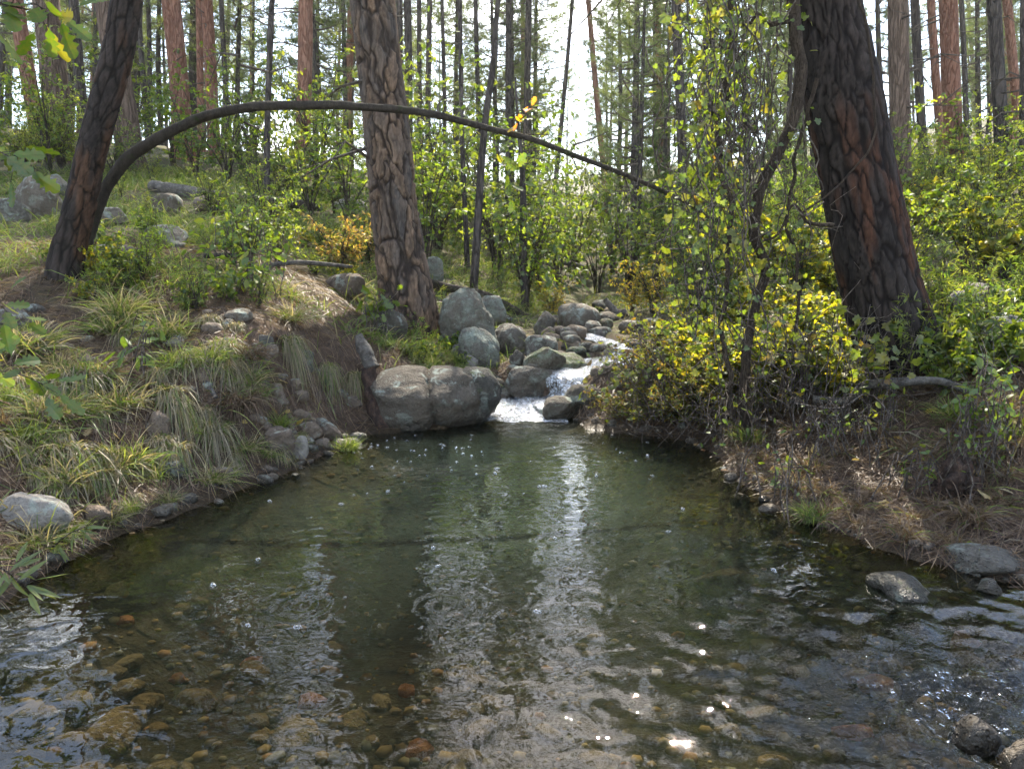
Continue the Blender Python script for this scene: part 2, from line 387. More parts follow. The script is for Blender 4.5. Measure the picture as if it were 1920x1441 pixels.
# stream path upstream of the pool: px, py, z, half width
STREAM = [W0(985, 792)[:2].tolist() + [-.005, .24], W0(985, 765, .02)[:2].tolist() + [.035, .24], W0(1008, 752, .06)[:2].tolist() + [.06, .2],
          W0(1048, 748, .06)[:2].tolist() + [.075, .11], W0(1062, 708, .22)[:2].tolist() + [.235, .13], W0(1090, 692, .25)[:2].tolist() + [.26, .18],
          W0(1135, 679, .28)[:2].tolist() + [.285, .18], W0(1180, 668, .31)[:2].tolist() + [.315, .15], W0(1165, 652, .34)[:2].tolist() + [.345, .08],
          W0(1128, 641, .37)[:2].tolist() + [.375, .10], W0(1108, 628, .40)[:2].tolist() + [.40, .07]]
STREAM = np.array(STREAM)
ctrl = [(110, 530, 5.0), (420, 600, 4.6), (540, 635, 4.75), (400, 520, 5.5), (400, 440, 7.5), (400, 370, 10), (400, 305, 16), (450, 288, 24),
        (100, 880, 3.15), (100, 700, 3.9), (260, 800, 3.7), (300, 640, 4.5), (80, 420, 7.5), (80, 352, 10), (110, 305, 15), (30, 300, 19), (250, 470, 6.6),
        (640, 720, 4.95), (690, 660, 5.6), (745, 680, 5.6), (760, 628, 6.8), (620, 560, 6.3), (620, 480, 8), (620, 400, 11), (620, 340, 16), (600, 305, 26),
        (880, 675, 6.5), (830, 700, 5.9), (888, 545, 9), (877, 510, 10.5), (870, 450, 14), (870, 400, 20), (985, 592, 9.6), (940, 640, 7.4), (950, 700, 6.1),
        (1110, 560, 14), (1110, 520, 20), (1110, 480, 30), (1100, 435, 45), (1250, 625, 7.5), (1230, 700, 5.9), (1300, 735, 5.2), (1400, 780, 4.6),
        (1540, 800, 4.2), (1690, 700, 4.6), (1690, 620, 5.6), (1690, 540, 7.5), (1690, 460, 10), (1690, 390, 14), (1690, 345, 20), (1680, 310, 34),
        (1880, 900, 3.3), (1700, 880, 3.6), (1880, 700, 4.2), (1880, 560, 5.9), (1880, 420, 10), (1880, 350, 16), (1300, 560, 9), (1300, 480, 14), (1300, 420, 22), (1300, 380, 40),
        (1480, 640, 6.0), (1480, 520, 9), (1480, 430, 14)]
CT = [P(*c) for c in ctrl] + [np.array(p, float) for p in
     [(-10, 3, 1.9), (-10, -3, 1.9), (-4.5, 0, .8), (-4.5, -4, .8), (5, 0, .7), (5, -4, .7), (10, 3, 2.0), (10, -3, 2.0), (-30, 20, 7), (30, 20, 6.5),
      (-34, 60, 9), (34, 60, 9.5), (0, 75, 6), (-14, 50, 5.6), (-20, 0, 3.5), (20, 0, 3.5), (14, 45, 6), (-60, 120, 16), (60, 120, 20), (0, 140, 14), (-60, 40, 12), (60, 40, 14)]]
CT = np.array(CT)
def tps_k(d2): return np.where(d2 > 1e-12, d2 * np.log(np.maximum(d2, 1e-12)) * .5, 0)
_A = tps_k(((CT[:, None, :2] - CT[None, :, :2]) ** 2).sum(-1)) + np.eye(len(CT)) * .06
_Pm = np.hstack([np.ones((len(CT), 1)), CT[:, :2]])
_S = np.block([[_A, _Pm], [_Pm.T, np.zeros((3, 3))]])
_w = np.linalg.solve(_S, np.concatenate([CT[:, 2], np.zeros(3)]))
def tps(x, y):
    d2 = (x[..., None] - CT[:, 0]) ** 2 + (y[..., None] - CT[:, 1]) ** 2
    return tps_k(d2) @ _w[:-3] + _w[-3] + _w[-2] * x + _w[-1] * y
def poly_sd(x, y):
    n = len(POOL); best = np.full(x.shape, 1e9); ins = np.zeros(x.shape, bool)
    for i in range(n):
        a = POOL[i]; b = POOL[(i + 1) % n]; e = b - a
        t = np.clip(((x - a[0]) * e[0] + (y - a[1]) * e[1]) / (e @ e), 0, 1)
        best = np.minimum(best, np.hypot(x - a[0] - t * e[0], y - a[1] - t * e[1]))
        c = ((a[1] > y) != (b[1] > y)); xi = (b[0] - a[0]) * (y - a[1]) / (b[1] - a[1] + 1e-12) + a[0]
        ins ^= c & (x < xi)
    return np.where(ins, -best, best)
STC, STW = resample(STREAM[:, :3], STREAM[:, 3], 70)
def stream_d(x, y):
    best = np.full(x.shape, 1e9); z = np.zeros(x.shape); w = np.zeros(x.shape)
    for i in range(len(STC) - 1):
        a = STC[i]; b = STC[i + 1]; e = b[:2] - a[:2]
        t = np.clip(((x - a[0]) * e[0] + (y - a[1]) * e[1]) / (e @ e + 1e-12), 0, 1)
        d = np.hypot(x - a[0] - t * e[0], y - a[1] - t * e[1]); m = d < best
        best = np.where(m, d, best); z = np.where(m, a[2] + (b[2] - a[2]) * t, z); w = np.where(m, STW[i], w)
    return best, z, w
def gz(x, y, detail=True):
    x = np.atleast_1d(np.asarray(x, float)); y = np.atleast_1d(np.asarray(y, float))
    z = tps(x, y)
    if detail:
        p = np.stack([x, y, 0 * x], -1); far = np.clip(np.hypot(x, y) / 12, .35, 2.5)
        z = z + .10 * far * fbm(p * .9, 3, 4) + .045 * fbm(p * 5.0, 8, 4)
    s = poly_sd(x, y)
    wob = .07 * fbm(np.stack([x, y, 0 * x], -1) * 3.1, 21, 3) if detail else 0
    s = s + wob
    ramp_w = np.where(x < 0, .6, .55)
    land = np.maximum(z, .05) * sstep(-.05, 1, s / ramp_w) + .02 * sstep(0, .12, s)
    dep = -.42 * sstep(0, 1.0, -s) * (0.45 + .55 * sstep(1.6, 3.2, y)) - .03 * sstep(0, .1, -s)
    if detail: dep = dep + .035 * fbm(np.stack([x, y, 0 * x + 5], -1) * 2.5, 31, 3) * sstep(.1, .5, -s)
    z2 = np.where(s > 0, land, dep)
    d, zs, w = stream_d(x, y)
    k = sstep(.85, 2.2, d / np.maximum(w, .05)); z2 = np.where((y > 4.9) & (s > -.1), (zs - .07) * (1 - k) + np.maximum(z2, zs + .03 * k) * k, z2)
    return z2
def hit(px, py, tmax=60):
    d = ray(px, py); t = np.concatenate([np.linspace(.8, 12, 500), np.linspace(12.05, tmax, 260)])
    p = CAM + t[:, None] * d; h = p[:, 2] - gz(p[:, 0], p[:, 1]); i = np.argmax(h < 0)
    if h[i] >= 0: i = len(t) - 1
    if i > 0 and h[i] < 0:
        a = h[i - 1] / (h[i - 1] - h[i]); tt = t[i - 1] + a * (t[i] - t[i - 1])
    else: tt = t[i]
    return CAM + d * tt
def on_ground(x, y): return np.array([x, y, float(gz(x, y)[0])])

nx, ny = 430, 470
gx = np.sinh(np.linspace(-4.6, 4.6, nx)) * 1.75; gy = -5 + (np.exp(np.linspace(0, 3.45, ny)) - 1) * 5.2
GX, GY = np.meshgrid(gx, gy); GZ = gz(GX.ravel(), GY.ravel()).reshape(GX.shape)
ii, jj = np.meshgrid(np.arange(ny - 1), np.arange(nx - 1), indexing='ij'); b = (ii * nx + jj).ravel()
GF = np.stack([b, b + 1, b + nx + 1, b + nx], 1)
SD = poly_sd(GX.ravel(), GY.ravel())

def ground_mat():
    m, nt, out = new_mat('forest_floor'); pos = nt.nodes.new('ShaderNodeNewGeometry').outputs['Position']
    n1 = noise(nt, pos, 1.3, 5, .6); n2 = noise(nt, pos, 9, 6, .65); n3 = noise(nt, pos, 60, 5, .7); n4 = noise(nt, mapping(nt, pos, (1, .35, 1)), 45, 4, .7, 1.5)
    soil = mixc(nt, mrange(nt, n2, .3, .7), (.07, .047, .032), (.17, .115, .078))
    lit = mixc(nt, mrange(nt, n4, .35, .65), (.06, .04, .027), (.155, .105, .07))
    c = mixc(nt, mrange(nt, n1, .42, .6), soil, lit)
    g = mixc(nt, mrange(nt, n3, .3, .7), (.035, .055, .012), (.11, .13, .04))
    c = mixc(nt, mth(nt, 'MULTIPLY', attr(nt, 'green', 'Fac'), mrange(nt, n2, .38, .62, .1, .9)), c, g)
    bedc = mixc(nt, mrange(nt, n2, .3, .7), (.04, .025, .011), (.11, .07, .032)); bedc = mixc(nt, mrange(nt, n3, .4, .7, 0, .7), bedc, (.15, .095, .04))
    c = mixc(nt, attr(nt, 'bed', 'Fac'), c, bedc)
    sz = nt.nodes.new('ShaderNodeSeparateXYZ'); L(nt, pos, sz.inputs[0]); w = mrange(nt, mth(nt, 'ADD', sz.outputs['Z'], mth(nt, 'MULTIPLY', n2, -.12)), -.04, .03, 1, 0)
    c = mixc(nt, mth(nt, 'MULTIPLY', w, .65), c, (.018, .014, .010))
    h = mth(nt, 'ADD', mth(nt, 'MULTIPLY', n3, .5), n2)
    principled(nt, out, c, mrange(nt, w, 0, 1, .95, .45), bump(nt, h, 1.0, .05), .2); return m
green = sstep(.5, 2.2, SD) * (0.35 + .65 * sstep(4.5, 9, GY.ravel())) * np.where(GX.ravel() > .6, sstep(5.2, 7.5, GY.ravel()), 1)
ground = obj('ground', mk_mesh('ground', np.stack([GX.ravel(), GY.ravel(), GZ.ravel()], 1), [GF], [ground_mat()], attrs={'green': green, 'bed': sstep(.12, -.06, SD)}))
tag(ground, kind='structure')

# ------------------------------------------------------------------ water
def water_mat():
    m, nt, out = new_mat('pool_water'); pos = texco(nt)
    chop = attr(nt, 'chop', 'Fac'); murk = attr(nt, 'murk', 'Fac')
    a = noise(nt, mapping(nt, pos, (1, 1.3, 1)), 8, 1, .4, .8); b2 = noise(nt, pos, 22, 1, .5, .4); c3 = noise(nt, pos, 75, 2, .5)
    h = mth(nt, 'ADD', mth(nt, 'MULTIPLY', a, .0048), mth(nt, 'ADD', mth(nt, 'MULTIPLY', b2, .0008), mth(nt, 'MULTIPLY', mth(nt, 'MULTIPLY', c3, mth(nt, 'POWER', chop, 2.0)), .0035)))
    h = mth(nt, 'MULTIPLY', h, mth(nt, 'ADD', mth(nt, 'MULTIPLY', chop, 1.6), .55))
    bn = nt.nodes.new('ShaderNodeBump'); bn.inputs['Strength'].default_value = 1; bn.inputs['Distance'].default_value = 1.0; L(nt, h, bn.inputs['Height'])
    fr = nt.nodes.new('ShaderNodeFresnel'); fr.inputs['IOR'].default_value = 1.38; L(nt, bn.outputs[0], fr.inputs['Normal'])
    tr = nt.nodes.new('ShaderNodeBsdfTransparent'); tr.inputs['Color'].default_value = (.64, .65, .52, 1)
    df = nt.nodes.new('ShaderNodeBsdfDiffuse'); df.inputs['Color'].default_value = (.026, .036, .025, 1)
    gl = nt.nodes.new('ShaderNodeBsdfGlossy'); gl.inputs['Roughness'].default_value = .004; L(nt, bn.outputs[0], gl.inputs['Normal'])
    s1 = nt.nodes.new('ShaderNodeMixShader'); L(nt, murk, s1.inputs[0]); L(nt, tr.outputs[0], s1.inputs[1]); L(nt, df.outputs[0], s1.inputs[2])
    s2 = nt.nodes.new('ShaderNodeMixShader'); L(nt, fr.outputs[0], s2.inputs[0]); L(nt, s1.outputs[0], s2.inputs[1]); L(nt, gl.outputs[0], s2.inputs[2])
    L(nt, s2.outputs[0], out.inputs['Surface']); return m
wnx, wny = 330, 420
wx = np.linspace(-2.6, 3.5, wnx); wy = np.linspace(-3.0, 5.9, wny)
wy = np.where(wy < .9, wy, wy); WX, WY = np.meshgrid(wx, wy); fx, fy = WX.ravel(), WY.ravel()
wsd = poly_sd(fx, fy); inlet = W0(985, 785)[:2]; rif = W0(1800, 1330)[:2]
d_in = np.hypot(fx - inlet[0], fy - inlet[1]); d_r = np.hypot((fx - rif[0]) * .75, fy - rif[1])
chop = np.clip(.9 * np.exp(-(d_in / .75) ** 2) + 1.1 * np.exp(-(d_r / .5) ** 2) + .12, 0, 1.2)
wz = .012 * np.exp(-(d_in / .45) ** 2) * fbm(np.stack([fx * 14, fy * 22, 0 * fx], -1), 41, 3)
fl = np.stack([fx * 9 - fy * 4, fy * 16 + fx * 10, 0 * fx], -1)
wz += .050 * np.exp(-(d_r / .5) ** 2) * fbm(fl * 1.3, 43, 3)
for (rx, ry, amp, lam) in [(565, 1135, .004, .05), (830, 1135, .004, .05), (510, 1105, .0025, .04), (1080, 1015, .002, .04)]:
    cxy = W0(rx, ry)[:2]; r = np.hypot(fx - cxy[0], fy - cxy[1]); wz += amp * np.sin(r / lam * 2 * np.pi) * np.exp(-(r / .14) ** 2)
bedz = gz(fx, fy); murk = 1 - np.exp(-np.maximum(-bedz, 0) * 1.9)
murk = murk * (.35 + .65 * sstep(1.9, 3.6, fy))
ii, jj = np.meshgrid(np.arange(wny - 1), np.arange(wnx - 1), indexing='ij'); b = (ii * wnx + jj).ravel()
WF = np.stack([b, b + 1, b + wnx + 1, b + wnx], 1); keep = (wsd[WF].min(1) < .22); WF = WF[keep]
used = np.unique(WF); remap = np.zeros(len(fx), int); remap[used] = np.arange(len(used))
pool = obj('pool_water', mk_mesh('pool_water', np.stack([fx, fy, wz], 1)[used], [remap[WF]], [water_mat()], attrs={'chop': chop[used], 'murk': murk[used]}))
tag(pool, kind='structure')

def stream_mat():
    m, nt, out = new_mat('stream_water'); pos = texco(nt); foam = attr(nt, 'foam', 'Fac')
    a = noise(nt, pos, 16, 4, .6, .8); b2 = noise(nt, pos, 55, 3, .6)
    h = mth(nt, 'ADD', mth(nt, 'MULTIPLY', a, .035), mth(nt, 'MULTIPLY', b2, .014))
    bn = nt.nodes.new('ShaderNodeBump'); bn.inputs['Distance'].default_value = 1.0; L(nt, h, bn.inputs['Height'])
    fr = nt.nodes.new('ShaderNodeFresnel'); fr.inputs['IOR'].default_value = 1.33; L(nt, bn.outputs[0], fr.inputs['Normal'])
    tr = nt.nodes.new('ShaderNodeBsdfTransparent'); tr.inputs['Color'].default_value = (.72, .78, .72, 1)
    gl = nt.nodes.new('ShaderNodeBsdfGlossy'); gl.inputs['Roughness'].default_value = .05; L(nt, bn.outputs[0], gl.inputs['Normal'])
    df = nt.nodes.new('ShaderNodeBsdfDiffuse'); df.inputs['Color'].default_value = (.62, .65, .67, 1)
    s1 = nt.nodes.new('ShaderNodeMixShader'); L(nt, fr.outputs[0], s1.inputs[0]); L(nt, tr.outputs[0], s1.inputs[1]); L(nt, gl.outputs[0], s1.inputs[2])
    f = mth(nt, 'MULTIPLY', mrange(nt, noise(nt, mapping(nt, pos, (1, .6, 1)), 40, 6, .8, 1.2), .47, .62), foam)
    s2 = nt.nodes.new('ShaderNodeMixShader'); L(nt, f, s2.inputs[0]); L(nt, s1.outputs[0], s2.inputs[1]); L(nt, df.outputs[0], s2.inputs[2])
    L(nt, s2.outputs[0], out.inputs['Surface']); return m
sc_, sw_ = resample(STREAM[:, :3], STREAM[:, 3], 420); T = np.gradient(sc_, axis=0); side = nrm(np.stack([T[:, 1], -T[:, 0], 0 * T[:, 0]], 1))
nu = 26; uu = np.linspace(-1.3, 1.3, nu); SV = sc_[:, None] + side[:, None] * (uu[None, :, None] * sw_[:, None, None])
steep = np.clip(np.abs(T[:, 2]) / (np.hypot(T[:, 0], T[:, 1]) + 1e-6), 0, 1.5)
steep = np.convolve(steep, np.ones(9) / 9, 'same')
near = np.hypot(SV[..., 0] - inlet[0], SV[..., 1] - inlet[1])
SV[..., 2] += (.022 + .035 * steep[:, None]) * fbm(np.stack([SV[..., 0] * 9, SV[..., 1] * 9, SV[..., 2] * 9], -1), 51, 3) + .006
foam = np.clip(steep[:, None] * 1.5 + .12 + .6 * np.exp(-(near / .35) ** 2), 0, .9)
foam[:8] *= np.linspace(0, 1, 8)[:, None]
ii, jj = np.meshgrid(np.arange(len(sc_) - 1), np.arange(nu - 1), indexing='ij'); b = (ii * nu + jj).ravel()
stw = obj('stream_water', mk_mesh('stream_water', SV.reshape(-1, 3), [np.stack([b, b + nu, b + nu + 1, b + 1], 1)], [stream_mat()], attrs={'foam': foam.ravel()}))
tag(stw, kind='structure')

# ------------------------------------------------------------------ rocks
import bmesh
def ico(sub):
    bm = bmesh.new(); bmesh.ops.create_icosphere(bm, subdivisions=sub, radius=1); V = np.array([v.co for v in bm.verts]); F = np.array([[v.index for v in f.verts] for f in bm.faces]); bm.free(); return V, F
ICO = {k: ico(k) for k in (1, 2, 3, 4, 5)}
def rock_mesh(seed, half, sub=4, p=2.6, cuts=7, rough=.10, crack=None, lean=0):
    r = np.random.default_rng(seed); V, Fc = ICO[sub]; V = V.copy()
    V = V / (np.abs(V) ** p).sum(1, keepdims=True) ** (1 / p)
    for k in range(cuts):
        n = nrm(r.normal(size=3) * np.array([1, 1, .8])); c = r.uniform(.62, .95); d = V @ n - c; V = V - np.outer(np.maximum(d, 0) * .85, n)
    N = nrm(V); V = V + N * (rough * 1.6 * fbm(V * 1.5 + seed, seed, 3) + rough * .75 * fbm(V * 5 + seed, seed + 5, 4) + rough * .25 * fbm(V * 16 + seed, seed + 9, 3))[:, None]
    V = (V - (V.max(0) + V.min(0)) / 2) / ((V.max(0) - V.min(0)) / 2); V[:, 0] += lean * V[:, 2]; V = V * np.asarray(half)
    if crack is not None:
        nrmv, off, w, dp = crack; d = V @ np.asarray(nrmv) - off + .02 * fbm(V * 9, seed, 2); V = V - nrm(V) * (dp * np.exp(-(d / w) ** 2))[:, None]
    return V, Fc
def rock_px(l, r, t, b, label, mat='rock', Y=None, dr=.85, seed=0, sub=4, name='boulder', group=None, sink=.3, z=None, cat=None, **kw):
    mx = (l + r) / 2
    if z is not None: base = W0(mx, b, z)
    elif Y is not None: base = P(mx, b, Y)
    else: base = hit(mx, b)
    d = cdepth(base); hw = (r - l) / 2 / F_PX * d; dep = hw * dr; cyw = base[1] + dep * .8
    top = P(mx, t, cyw)[2]; c = P(mx, b, cyw); zb = base[2]; h = max(top - zb, .02); zb2 = zb - h * sink
    hw *= cdepth((base[0], cyw, zb)) / d
    V, Fc = rock_mesh(seed + 100, (hw, dep, (top - zb2) / 2), sub, **kw)
    o = obj(name, mk_mesh(name, V, [Fc], [M[mat]]), None, (P(mx, b, cyw)[0], cyw, (top + zb2) / 2))
    return tag(o, label, cat or ('boulder' if name == 'boulder' else 'stone'), group)

rock_px(697, 906, 690, 806, 'big rounded brown-grey boulder split by a vertical crack at the pool head', 'rock_big', z=0, seed=3, sub=5, p=3.2, cuts=5, rough=.07, sink=.2, crack=((1, .12, .10), .035, .017, .07))
rock_px(826, 941, 686, 792, 'dark pitted boulder wedged between the cracked boulder and the inlet', 'rock_dark', z=.01, seed=5, p=2.6, sink=.2, lean=.05)
rock_px(822, 932, 538, 664, 'tall upright lichen-grey boulder standing beside the big pine root', 'rock_lichen', seed=71, sub=5, p=2.9, cuts=3, rough=.16, lean=-.1, dr=.9, sink=.1)
rock_px(880, 950, 553, 618, 'smooth green-grey boulder leaning behind the tall upright boulder', 'rock_lichen', seed=9)
rock_px(862, 938, 612, 692, 'lichen-spotted lobe-shaped boulder at the foot of the tall upright boulder', 'rock_lichen', seed=12, lean=-.1)
rock_px(915, 988, 605, 668, 'pale sunlit boulder between the lobe-shaped boulder and the domed one', 'rock', seed=14)
rock_px(983, 1046, 627, 675, 'dome-shaped brown boulder behind the lichen-capped double boulder', 'rock', seed=15)
rock_px(980, 1062, 648, 700, 'broad boulder capped with pale green lichen beside the upper stream', 'rock_moss', seed=16, lean=.15)
rock_px(995, 1102, 662, 704, 'low mossy boulder with pale lichen patch at the edge of the cascade', 'rock_moss', seed=17, p=2.4)
rock_px(943, 1054, 682, 757, 'large wet-sided grey boulder dividing the stream beside the little fall', 'rock', seed=19, sub=5, cuts=8)
rock_px(1016, 1084, 742, 787, 'round black wet boulder in the water below the cascade', 'rock_dark', z=0, seed=20)
rock_px(1052, 1130, 720, 762, 'dark wet boulder beside the foot of the little fall', 'rock_dark', seed=21)
rock_px(1045, 1126, 568, 618, 'big smooth blue-grey boulder at the far bend of the stream', 'rock', seed=22)
rock_px(1000, 1042, 582, 628, 'tilted angular boulder beside the base of the thin oak', 'rock', seed=23)
rock_px(1086, 1128, 600, 636, 'pale tilted slab boulder among the upstream driftwood', 'rock', seed=24, cuts=9)
rock_px(1100, 1152, 612, 640, 'pale rounded boulder resting against the driftwood upstream', 'rock', seed=25)
rock_px(1158, 1205, 600, 624, 'rounded grey boulder under the yellow bush', 'rock', seed=26)
rock_px(1058, 1090, 636, 657, 'small tan boulder standing in the upstream riffle', 'rock_brown', seed=27, sub=3)
rock_px(1060, 1100, 648, 668, 'small moss-topped boulder beside the upstream riffle', 'rock_moss', seed=28, sub=3)
rock_px(1102, 1145, 669, 688, 'flat mossy rock breaking the upper riffle', 'rock_moss', seed=29, sub=3)
rock_px(1150, 1205, 700, 730, 'dark low rock at the right edge of the cascade under the creeper', 'rock_dark', seed=30, sub=3)
rock_px(925, 960, 727, 757, 'small pointed grey stone at the foot of the dividing boulder', 'rock', seed=31, sub=3)
rock_px(915, 948, 708, 742, 'dark squarish stone tucked behind the small pointed stone', 'rock_dark', seed=32, sub=3)
rock_px(890, 918, 655, 690, 'small grey stone in front of the lobe-shaped boulder', 'rock_lichen', seed=33, sub=3)
rock_px(845, 882, 645, 676, 'round lichen-green stone in the grass above the cracked boulder', 'rock_lichen', seed=34, sub=3)
rock_px(868, 900, 662, 690, 'pale flat stone in the grass above the dark pitted boulder', 'rock_pale', seed=35, sub=3)
rock_px(958, 990, 626, 655, 'small shaded stone between the pale boulder and the domed one', 'rock_dark', seed=36, sub=3)
rock_px(1014, 1042, 612, 634, 'small brown stone upstream of the domed boulder', 'rock_brown', seed=37, sub=3)
for k, (l, r_, t_, b_) in enumerate([(1040, 1078, 660, 692), (1085, 1118, 640, 662), (1118, 1150, 596, 616), (1050, 1082, 612, 634), (1170, 1206, 640, 664), (1140, 1172, 690, 716), (1090, 1120, 722, 748), (955, 985, 655, 684), (1012, 1040, 598, 616), (1128, 1156, 652, 672)]):
    rock_px(l, r_, t_, b_, 'medium rounded boulder in the stream jumble', ('rock', 'rock_big', 'rock_moss')[k % 3], seed=130 + k, sub=3, group='small stones between the stream boulders')
# left slope
rock_px(25, 112, 326, 402, 'large rounded grey boulder high on the left slope', 'rock', seed=41, sub=5)
rock_px(70, 136, 326, 372, 'pale boulder half behind the large rounded slope boulder', 'rock_lichen', seed=42)
rock_px(0, 58, 372, 415, 'broken low boulder beside the large rounded slope boulder', 'rock', seed=43)
rock_px(270, 352, 420, 466, 'grey faceted boulder in the weeds right of the arched trunk', 'rock_lichen', seed=44, cuts=10)
rock_px(165, 278, 458, 508, 'low flat-topped boulder just behind the dark leaning trunk', 'rock', seed=45, cuts=10)
rock_px(185, 240, 388, 420, 'pale boulder in the weeds behind the arched trunk base', 'rock', seed=46)
rock_px(290, 345, 362, 400, 'dark boulder under the end of the fallen log', 'rock_dark', seed=47)
rock_px(365, 420, 365, 400, 'brown boulder propped under the middle of the fallen log', 'rock_brown', seed=48)
rock_px(620, 692, 372, 402, 'pale rounded boulder left of the big pine trunk', 'rock_pale', seed=49)
rock_px(700, 765, 580, 640, 'dark stone at the root flare of the big pine', 'rock_dark', seed=50, sub=3)
rock_px(610, 690, 512, 552, 'brown boulder half buried on the slope left of the big pine', 'rock_brown', seed=51)
rock_px(800, 832, 480, 530, 'grey boulder just behind the big pine trunk', 'rock_lichen', seed=52)
# left bank stones
rock_px(0, 146, 926, 1000, 'long pale curved slab at the water edge on the left', 'rock_pale', seed=60, cuts=10, dr=.6, name='bank_stone')
rock_px(150, 216, 945, 986, 'small brown slab beside the long curved slab', 'rock_brown', seed=61, name='bank_stone')
rock_px(278, 318, 770, 822, 'smooth egg-shaped stone among the bank grass tufts', 'rock_brown', seed=62, name='bank_stone')
rock_px(545, 579, 815, 862, 'bright pale upright stone at the left water edge', 'rock_pale', seed=63, name='bank_stone', cuts=9)
rock_px(502, 556, 800, 866, 'grey blocky stone behind the bright pale stone', 'rock_brown', seed=64, name='bank_stone', cuts=9)
rock_px(558, 606, 790, 822, 'tilted tan block on the eroded bank', 'rock_brown', seed=65, name='bank_stone', cuts=9)
rock_px(602, 640, 790, 826, 'wedge-shaped brown stone next to the tilted tan block', 'rock_brown', seed=66, name='bank_stone', cuts=9)
rock_px(516, 536, 722, 758, 'reddish brick-shaped stone below the hanging grass tuft', 'rock_brown', seed=67, name='bank_stone', cuts=10)
rock_px(0, 62, 575, 615, 'pale flat stone at the top of the left bank', 'rock', seed=68, name='bank_stone')
rock_px(30, 90, 620, 662, 'round brown stone below the flat stone on the left bank', 'rock_brown', seed=69, name='bank_stone')
rock_px(425, 475, 578, 602, 'flat grey slab on the lip of the bank', 'rock', seed=70, name='bank_stone')
rock_px(305, 350, 625, 650, 'small pale stone half buried in bank grass', 'rock_pale', seed=71, name='bank_stone')
rock_px(560, 590, 655, 690, 'small grey stone beside the hanging tufts', 'rock', seed=72, name='bank_stone')
rock_px(300, 350, 865, 900, 'dark stone under drooping grass near the water', 'rock_dark', seed=73, name='bank_stone')
rock_px(395, 440, 875, 905, 'wet brown stone at the grassy water edge', 'rock_brown', seed=74, name='bank_stone')
for k in range(80):
    px = rng.uniform(380, 690); py = 640 + (px - 430) * .55 + rng.uniform(-30, 130); w = rng.uniform(7, 20)
    py = min(py, 842)
    rock_px(px - w, px + w, py - w * 1.1, py, 'small angular brown stone scattered on the eroded left bank', 'rock_brown' if k % 3 else 'rock', seed=200 + k % 9, sub=2, name='bank_stone', group='small stones on the eroded left bank', sink=.5)
for k in range(30):
    px = rng.uniform(10, 420); py = rng.uniform(560, 880); w = rng.uniform(8, 20)
    rock_px(px - w, px + w, py - w * .9, py, 'small stone half hidden in the left bank grass', 'rock_brown' if k % 2 else 'rock', seed=220 + k % 9, sub=2, name='bank_stone', group='small stones in the left bank grass', sink=.5)
for k in range(64):
    px = rng.uniform(860, 1230); py = rng.uniform(580, 725); w = rng.uniform(7, 21)
    if px > 1150 and py > 690: continue
    rock_px(px - w, px + w, py - w * 1.0, py, 'small stone between the stream boulders', ('rock', 'rock_dark', 'rock_brown')[k % 3], seed=240 + k % 9, sub=2, name='stream_stone', group='small stones between the stream boulders', sink=.5)
# right side
rock_px(1768, 1915, 530, 590, 'long flat-topped grey slab behind the right leaning trunk', 'rock', seed=80, cuts=10)
rock_px(1840, 1935, 590, 680, 'pale lichen boulder on the right bank above the saplings', 'rock_lichen', seed=81)
rock_px(1800, 1850, 640, 676, 'dark stone beside the pale lichen boulder', 'rock_dark', seed=82, sub=3)
rock_px(1745, 1850, 845, 945, 'rough dark lump of rotten stump on the right bank', 'rotten', seed=83, name='rotten_stump', cat='stump', rough=.42, sub=5)
rock_px(1634, 1745, 1082, 1126, 'pitted dark grey rock just breaking the pool surface', 'rock_dark', z=0, seed=85, sink=1.2, p=2.2, dr=1.1)
rock_px(1780, 1925, 1030, 1082, 'flat grey slab at the right water edge', 'rock', z=0.0, seed=86, cuts=10, sink=.6)
rock_px(1785, 1872, 1345, 1402, 'dark round rock parting the riffle', 'rock_wet', z=0.0, seed=87, sink=1.0)
rock_px(1880, 1990, 1395, 1470, 'low dark brown wet rock at the edge of the riffle', 'rock_wet', z=0.0, seed=88, sink=2.0)
rock_px(1830, 1880, 1085, 1112, 'small wet stone among floating stems at the right edge', 'rock_dark', z=0.0, seed=89, sub=3, sink=1)
# stones on the bed
def bed_rock(l, r, t, b, label, mat='rock_bed', seed=0, group=None, zb=None):
    mx = (l + r) / 2; h0 = hit(mx, b); d = cdepth(h0); hw = (r - l) / 2 / F_PX * d; dep = (b - t) / F_PX * d * .75
    dep = max(dep, hw * .5); hh = min(hw * .45, max(-h0[2] - .03, .02))
    V, Fc = rock_mesh(seed + 300, (hw, dep, hh), 3, p=2.8, cuts=8, rough=.08)
    o = obj('bed_stone', mk_mesh('bed_stone', V, [Fc], [M[mat]]), None, (h0[0], h0[1] + dep * .7, float(gz(h0[0], h0[1] + dep * .7)[0]) + hh * .35), (0, 0, 0))
    return tag(o, label, 'stone', group)
bed_rock(140, 238, 1305, 1405, 'large notched tan stone lying on the pool bed', seed=1)
bed_rock(1300, 1422, 1075, 1116, 'wide orange-brown submerged slab on the right of the pool', seed=2)
bed_rock(1468, 1536, 1066, 1090, 'yellow-brown submerged stone near the pitted rock', seed=3)
bed_rock(1566, 1640, 1362, 1386, 'bright orange wedge stone under the shallow water', 'rock_orange', seed=4)
bed_rock(1615, 1690, 1270, 1300, 'dull red slab under the water beside the riffle', 'rock_orange', seed=5)
bed_rock(320, 400, 1290, 1330, 'pale tan stone under the shallows beside the notched stone', seed=6)
bed_rock(500, 585, 1330, 1400, 'broad tan slab under blue sky reflections', seed=7)
bed_rock(1520, 1600, 1150, 1175, 'flat grey submerged slab left of the riffle', seed=8)
bed_rock(1410, 1470, 1195, 1225, 'pale angular submerged stone on open gravel', seed=9)
